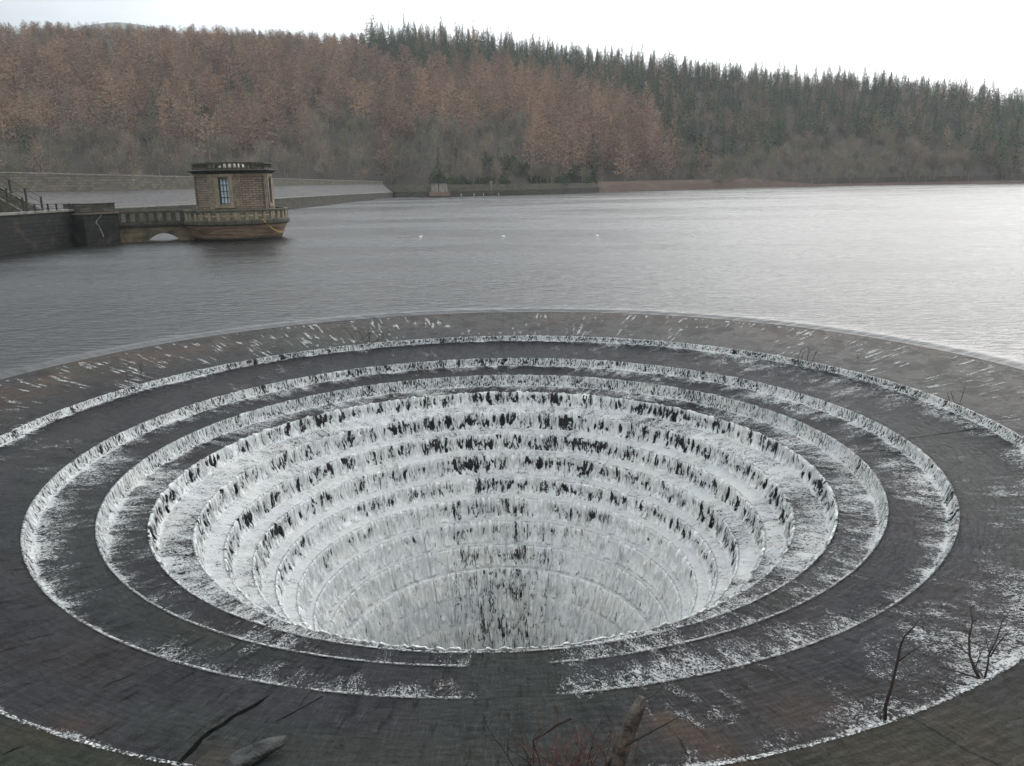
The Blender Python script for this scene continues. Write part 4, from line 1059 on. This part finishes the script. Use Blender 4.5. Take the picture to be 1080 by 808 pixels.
# ------------------------------------------------------------------ twigs, log and rock on the spillway
def twig(mb, p, d, L, r, depth, rr_):
    pts = [Vector(p)]; dd = Vector(d).normalized(); seg_ = 5
    for k in range(seg_):
        dd = (dd+Vector((rr_.gauss(0, .13), rr_.gauss(0, .13), rr_.gauss(0.02, .09)))).normalized(); pts.append(pts[-1]+dd*L/seg_)
    mb.tube([tuple(q) for q in pts], [r*(1-0.7*k/seg_) for k in range(seg_+1)], 5)
    if depth:
        for k in range(2, seg_+1):
            if rr_.random() < 0.75:
                s_ = 1 if rr_.random() < 0.5 else -1; nd = (dd+Vector((s_*rr_.uniform(.4, .9), rr_.uniform(-.6, .6), rr_.uniform(-.1, .5)))).normalized()
                twig(mb, pts[k], nd, L*rr_.uniform(.3, .5), r*0.5, depth-1, rr_)
def ontop(x, y, z):
    g_ = G(x, y, z); r_ = math.hypot(g_.x-CX, g_.y-CY); return g_, r_
# sapling 1: single leaning stem, traced at its own distance
def stem(name, base, pts, rads, side_, mat, label, cat='sapling'):
    g_ = SG(*base); D_ = math.hypot(g_.x, g_.y); e_ = empty(name, tuple(g_)); tag(e_, label, cat)
    mb = MB(); Q = [P(x, y, D_+dd_) for x, y, dd_ in pts]; Q[0].z = g_.z-0.03
    mb.tube([tuple(q-g_) for q in Q], rads, 7); mb.build('stem', mat, e_, True)
    for sp2, rd in side_:
        mb = MB(); q = [P(x, y, D_+dd_)-g_ for x, y, dd_ in sp2]; mb.tube([tuple(z) for z in q], [rd*(1-0.75*i/(len(q)-1)) for i in range(len(q))], 5); mb.build('branch', mat, e_, True)
    return e_
stem('sapling', (933.5, 763), [(933.5, 763, 0), (934, 745, 0), (941, 722, 0.03), (946, 700, 0.06), (950, 680, 0.06), (954, 671, 0.08), (964, 661, 0.1), (973, 649, 0.12)],
     [0.017, 0.016, 0.013, 0.011, 0.010, 0.008, 0.006, 0.003],
     [([(948, 697, 0.06), (958, 690, 0.0), (970, 682, -0.06), (976, 679, -0.1)], 0.007), ([(934, 745, 0), (929, 752, 0.02), (928.5, 760, 0.04)], 0.006), ([(946, 700, .06), (938, 693, .1), (931, 688, .15)], 0.004), ([(954, 672, .08), (948, 669, .12), (943, 668, .2)], 0.004)],
     M['bark'], 'single thin dark sapling stem leaning right, standing on the near right rim')
stem('bush', (1036, 718), [(1036, 718, 0), (1028, 706, 0.0), (1023, 692, 0.05), (1022, 673, 0.1), (1026, 655, 0.15), (1023, 638, 0.2)],
     [0.018, 0.016, 0.012, 0.010, 0.007, 0.003],
     [([(1036, 717, 0), (1028, 714, -.05), (1012, 709, -.1), (995, 704, -.15), (987, 702, -.2)], 0.012),
      ([(1038, 718, 0), (1042, 700, .05), (1043, 690, .1), (1051, 675, .15), (1057, 655, .2), (1066, 643, .25)], 0.012),
      ([(1045, 692, .1), (1052, 680, .1), (1060, 670, .1), (1068, 662, .1)], 0.007),
      ([(1036, 712, 0), (1030, 704, .2), (1024, 697, .3), (1021, 690, .35)], 0.009),
      ([(1022, 690, .05), (1014, 685, 0), (1005, 677, -.05)], 0.006), ([(1026, 656, .15), (1034, 650, .2), (1042, 641, .25)], 0.005),
      ([(1042, 706, .05), (1050, 712, -.05), (1055, 716, -.1)], 0.007), ([(1023, 672, .1), (1019, 662, .1), (1017, 650, .1)], 0.004),
      ([(1044, 690, .1), (1040, 676, .1), (1041, 665, .1)], 0.005), ([(1028, 706, 0), (1034, 690, .1), (1039, 680, .2), (1040, 668, .2)], 0.006),
      ([(1036, 718, 0), (1048, 717, 0), (1056, 719, 0)], 0.008), ([(1046, 700, .1), (1054, 697, .1), (1062, 690, .1)], 0.004)],
     M['bark'], 'low branching leafless bush caught on the lip at the lower right')
# log
e_ = empty('driftwood_log', tuple(SG(648, 822))); tag(e_, 'weathered grey brown broken log standing slanted at the bottom edge of the spillway', 'log')
b0 = SG(646, 826); D0 = math.hypot(b0.x, b0.y); o0 = e_.location.copy()
Q = [b0, P(652, 801, D0+0.03), P(659, 781, D0+0.06), P(666, 763, D0+0.09), P(672, 749, D0+0.12), P(679, 737, D0+0.15)]
mb = MB(); mb.tube([tuple(q-o0) for q in Q], [0.075, 0.07, 0.066, 0.062, 0.058, 0.045], 14); lg = mb.build('trunk', M['drift'], e_, True)
mb = MB(); mb.tube([tuple(P(x, y, D0+0.1)-o0) for x, y in ((668, 765), (672, 748), (679, 738), (688, 734), (698, 726))], [0.016, 0.013, 0.01, 0.007, 0.003], 6); mb.build('branch', M['drift'], e_)
mb = MB(); mb.tube([tuple(P(x, y, D0+0.0)-o0) for x, y in ((640, 806), (662, 785), (690, 770), (718, 755))], [0.012, 0.011, 0.008, 0.004], 6); mb.build('branch', M['bark'], e_)
# red twiggy shrub
def shrub(name, base, n, h, spread, mat, label, seed, r0=0.006, Z=-0.45, depth=2):
    g_ = SG(*base) if base[1] > 700 else G(*base, Z); e_ = empty(name, tuple(g_)); tag(e_, label, 'shrub'); rr_ = random.Random(seed)
    for i in range(n):
        mb = MB(); twig(mb, (rr_.gauss(0, spread*0.25), rr_.gauss(0, spread*0.15), -0.02), (rr_.gauss(0, .8), rr_.gauss(0, .3), 1), h*rr_.uniform(.5, 1), r0, depth, rr_)
        mb.build('twig', mat if rr_.random() < 0.75 else M['bark'], e_)
    return e_
shrub('twiggy_shrub', (603, 818), 34, 0.60, 1.0, M['redtwig'], 'tangle of thin red brown twigs left of the slanted log', 5, 0.006)
shrub('dead_bush', (585, 830), 8, 0.55, 0.7, M['bark'], 'dark dead twigs at the bottom edge between the rock and the red shrub', 6, 0.009)
shrub('rim_twigs', (390, 363), 7, 0.75, 1.0, M['bark'], 'fine dark twigs caught on the far lip, left of centre', 8, 0.012, -0.45)
shrub('rim_twigs', (853, 383), 6, 0.38, 1.6, M['bark'], 'dark twigs caught on the far lip, right of centre', 9, 0.012, -0.45)
shrub('rim_twigs', (145, 404), 4, 0.6, 0.6, M['redtwig'], 'thin red twig standing on the left far lip', 10, 0.01, -0.45, 1)
shrub('rim_twigs', (1008, 425), 3, 0.6, 0.3, M['redtwig'], 'thin red twig standing on the right far lip', 12, 0.009, -0.45, 1)
shrub('rim_twigs', (486, 734), 3, 0.5, 0.3, M['redtwig'], 'faint red twig upright on the near step edge at centre', 13, 0.004, -0.8, 1)
shrub('rim_twigs', (76, 478), 2, 0.35, 0.2, M['bark'], 'tiny dark twig on the tread at the upper left', 14, 0.012, -0.7, 1)
# broken branch beside the shrub
g0 = SG(565, 812); mb = MB(); D1 = math.hypot(g0.x, g0.y)
mb.tube([tuple(P(x, y, D1)-g0) for x, y in ((562, 781), (575, 773), (588, 764), (603, 757))], [0.006, 0.012, 0.013, 0.015], 7)
mb.tube([tuple(P(x, y, D1)-g0) for x, y in ((562, 781), (568, 800), (572, 815))], [0.006, 0.006, 0.006], 6)
o = mb.build('broken_branch', M['bark']); o.location = g0; tag(o, 'short dark broken branch propped up among the red twigs', 'branch')
# slab rock
g0 = SG(268, 800); mb = MB(); rr_ = random.Random(3); nn, mm = 20, 10
dirv = (G(304, 786, g0.z)-G(225, 806, g0.z)); ang = math.atan2(dirv.y, dirv.x)
for j in range(mm+1):
    ph = -math.pi/2+math.pi*j/mm
    for i in range(nn):
        a = 2*math.pi*i/nn; n_r = 1+0.12*math.sin(3*a+1)+0.08*math.sin(5*a+j)+rr_.uniform(-.04, .04)
        cxx_ = math.copysign(abs(math.cos(a))**0.7, math.cos(a)); syy_ = math.copysign(abs(math.sin(a))**0.8, math.sin(a))
        mb.v.append((0.26*cxx_*n_r*math.cos(ph)**0.5, 0.105*syy_*n_r*math.cos(ph)**0.5, 0.05*math.sin(ph)+0.05+0.05*cxx_))
for j in range(mm):
    for i in range(nn): mb.face((j*nn+i, j*nn+(i+1) % nn, (j+1)*nn+(i+1) % nn, (j+1)*nn+i))
o = mb.build('slab_rock', M['rock'], None, True); o.location = (g0.x, g0.y, g0.z+0.0); o.rotation_euler = (0, 0, ang)
tag(o, 'flat grey rock slab with a black underside at the bottom left edge', 'rock')

# ------------------------------------------------------------------ haze
mb = MB(); mb.box((0, 110, 64), (1260, 1270, 136)); mb.v = [(x, y, z) for x, y, z in mb.v]
mt = bpy.data.materials.new('haze air'); mt.use_nodes = True; t = mt.node_tree; t.nodes.clear()
pv = N(t, 'ShaderNodeVolumePrincipled'); pv.inputs['Color'].default_value = (0.93, 0.95, 1.0, 1); pv.inputs['Density'].default_value = 0.0002; pv.inputs['Anisotropy'].default_value = 0.25
ou = N(t, 'ShaderNodeOutputMaterial'); t.links.new(pv.outputs[0], ou.inputs['Volume'])
o = mb.build('haze', mt); tag(o, kind='stuff')
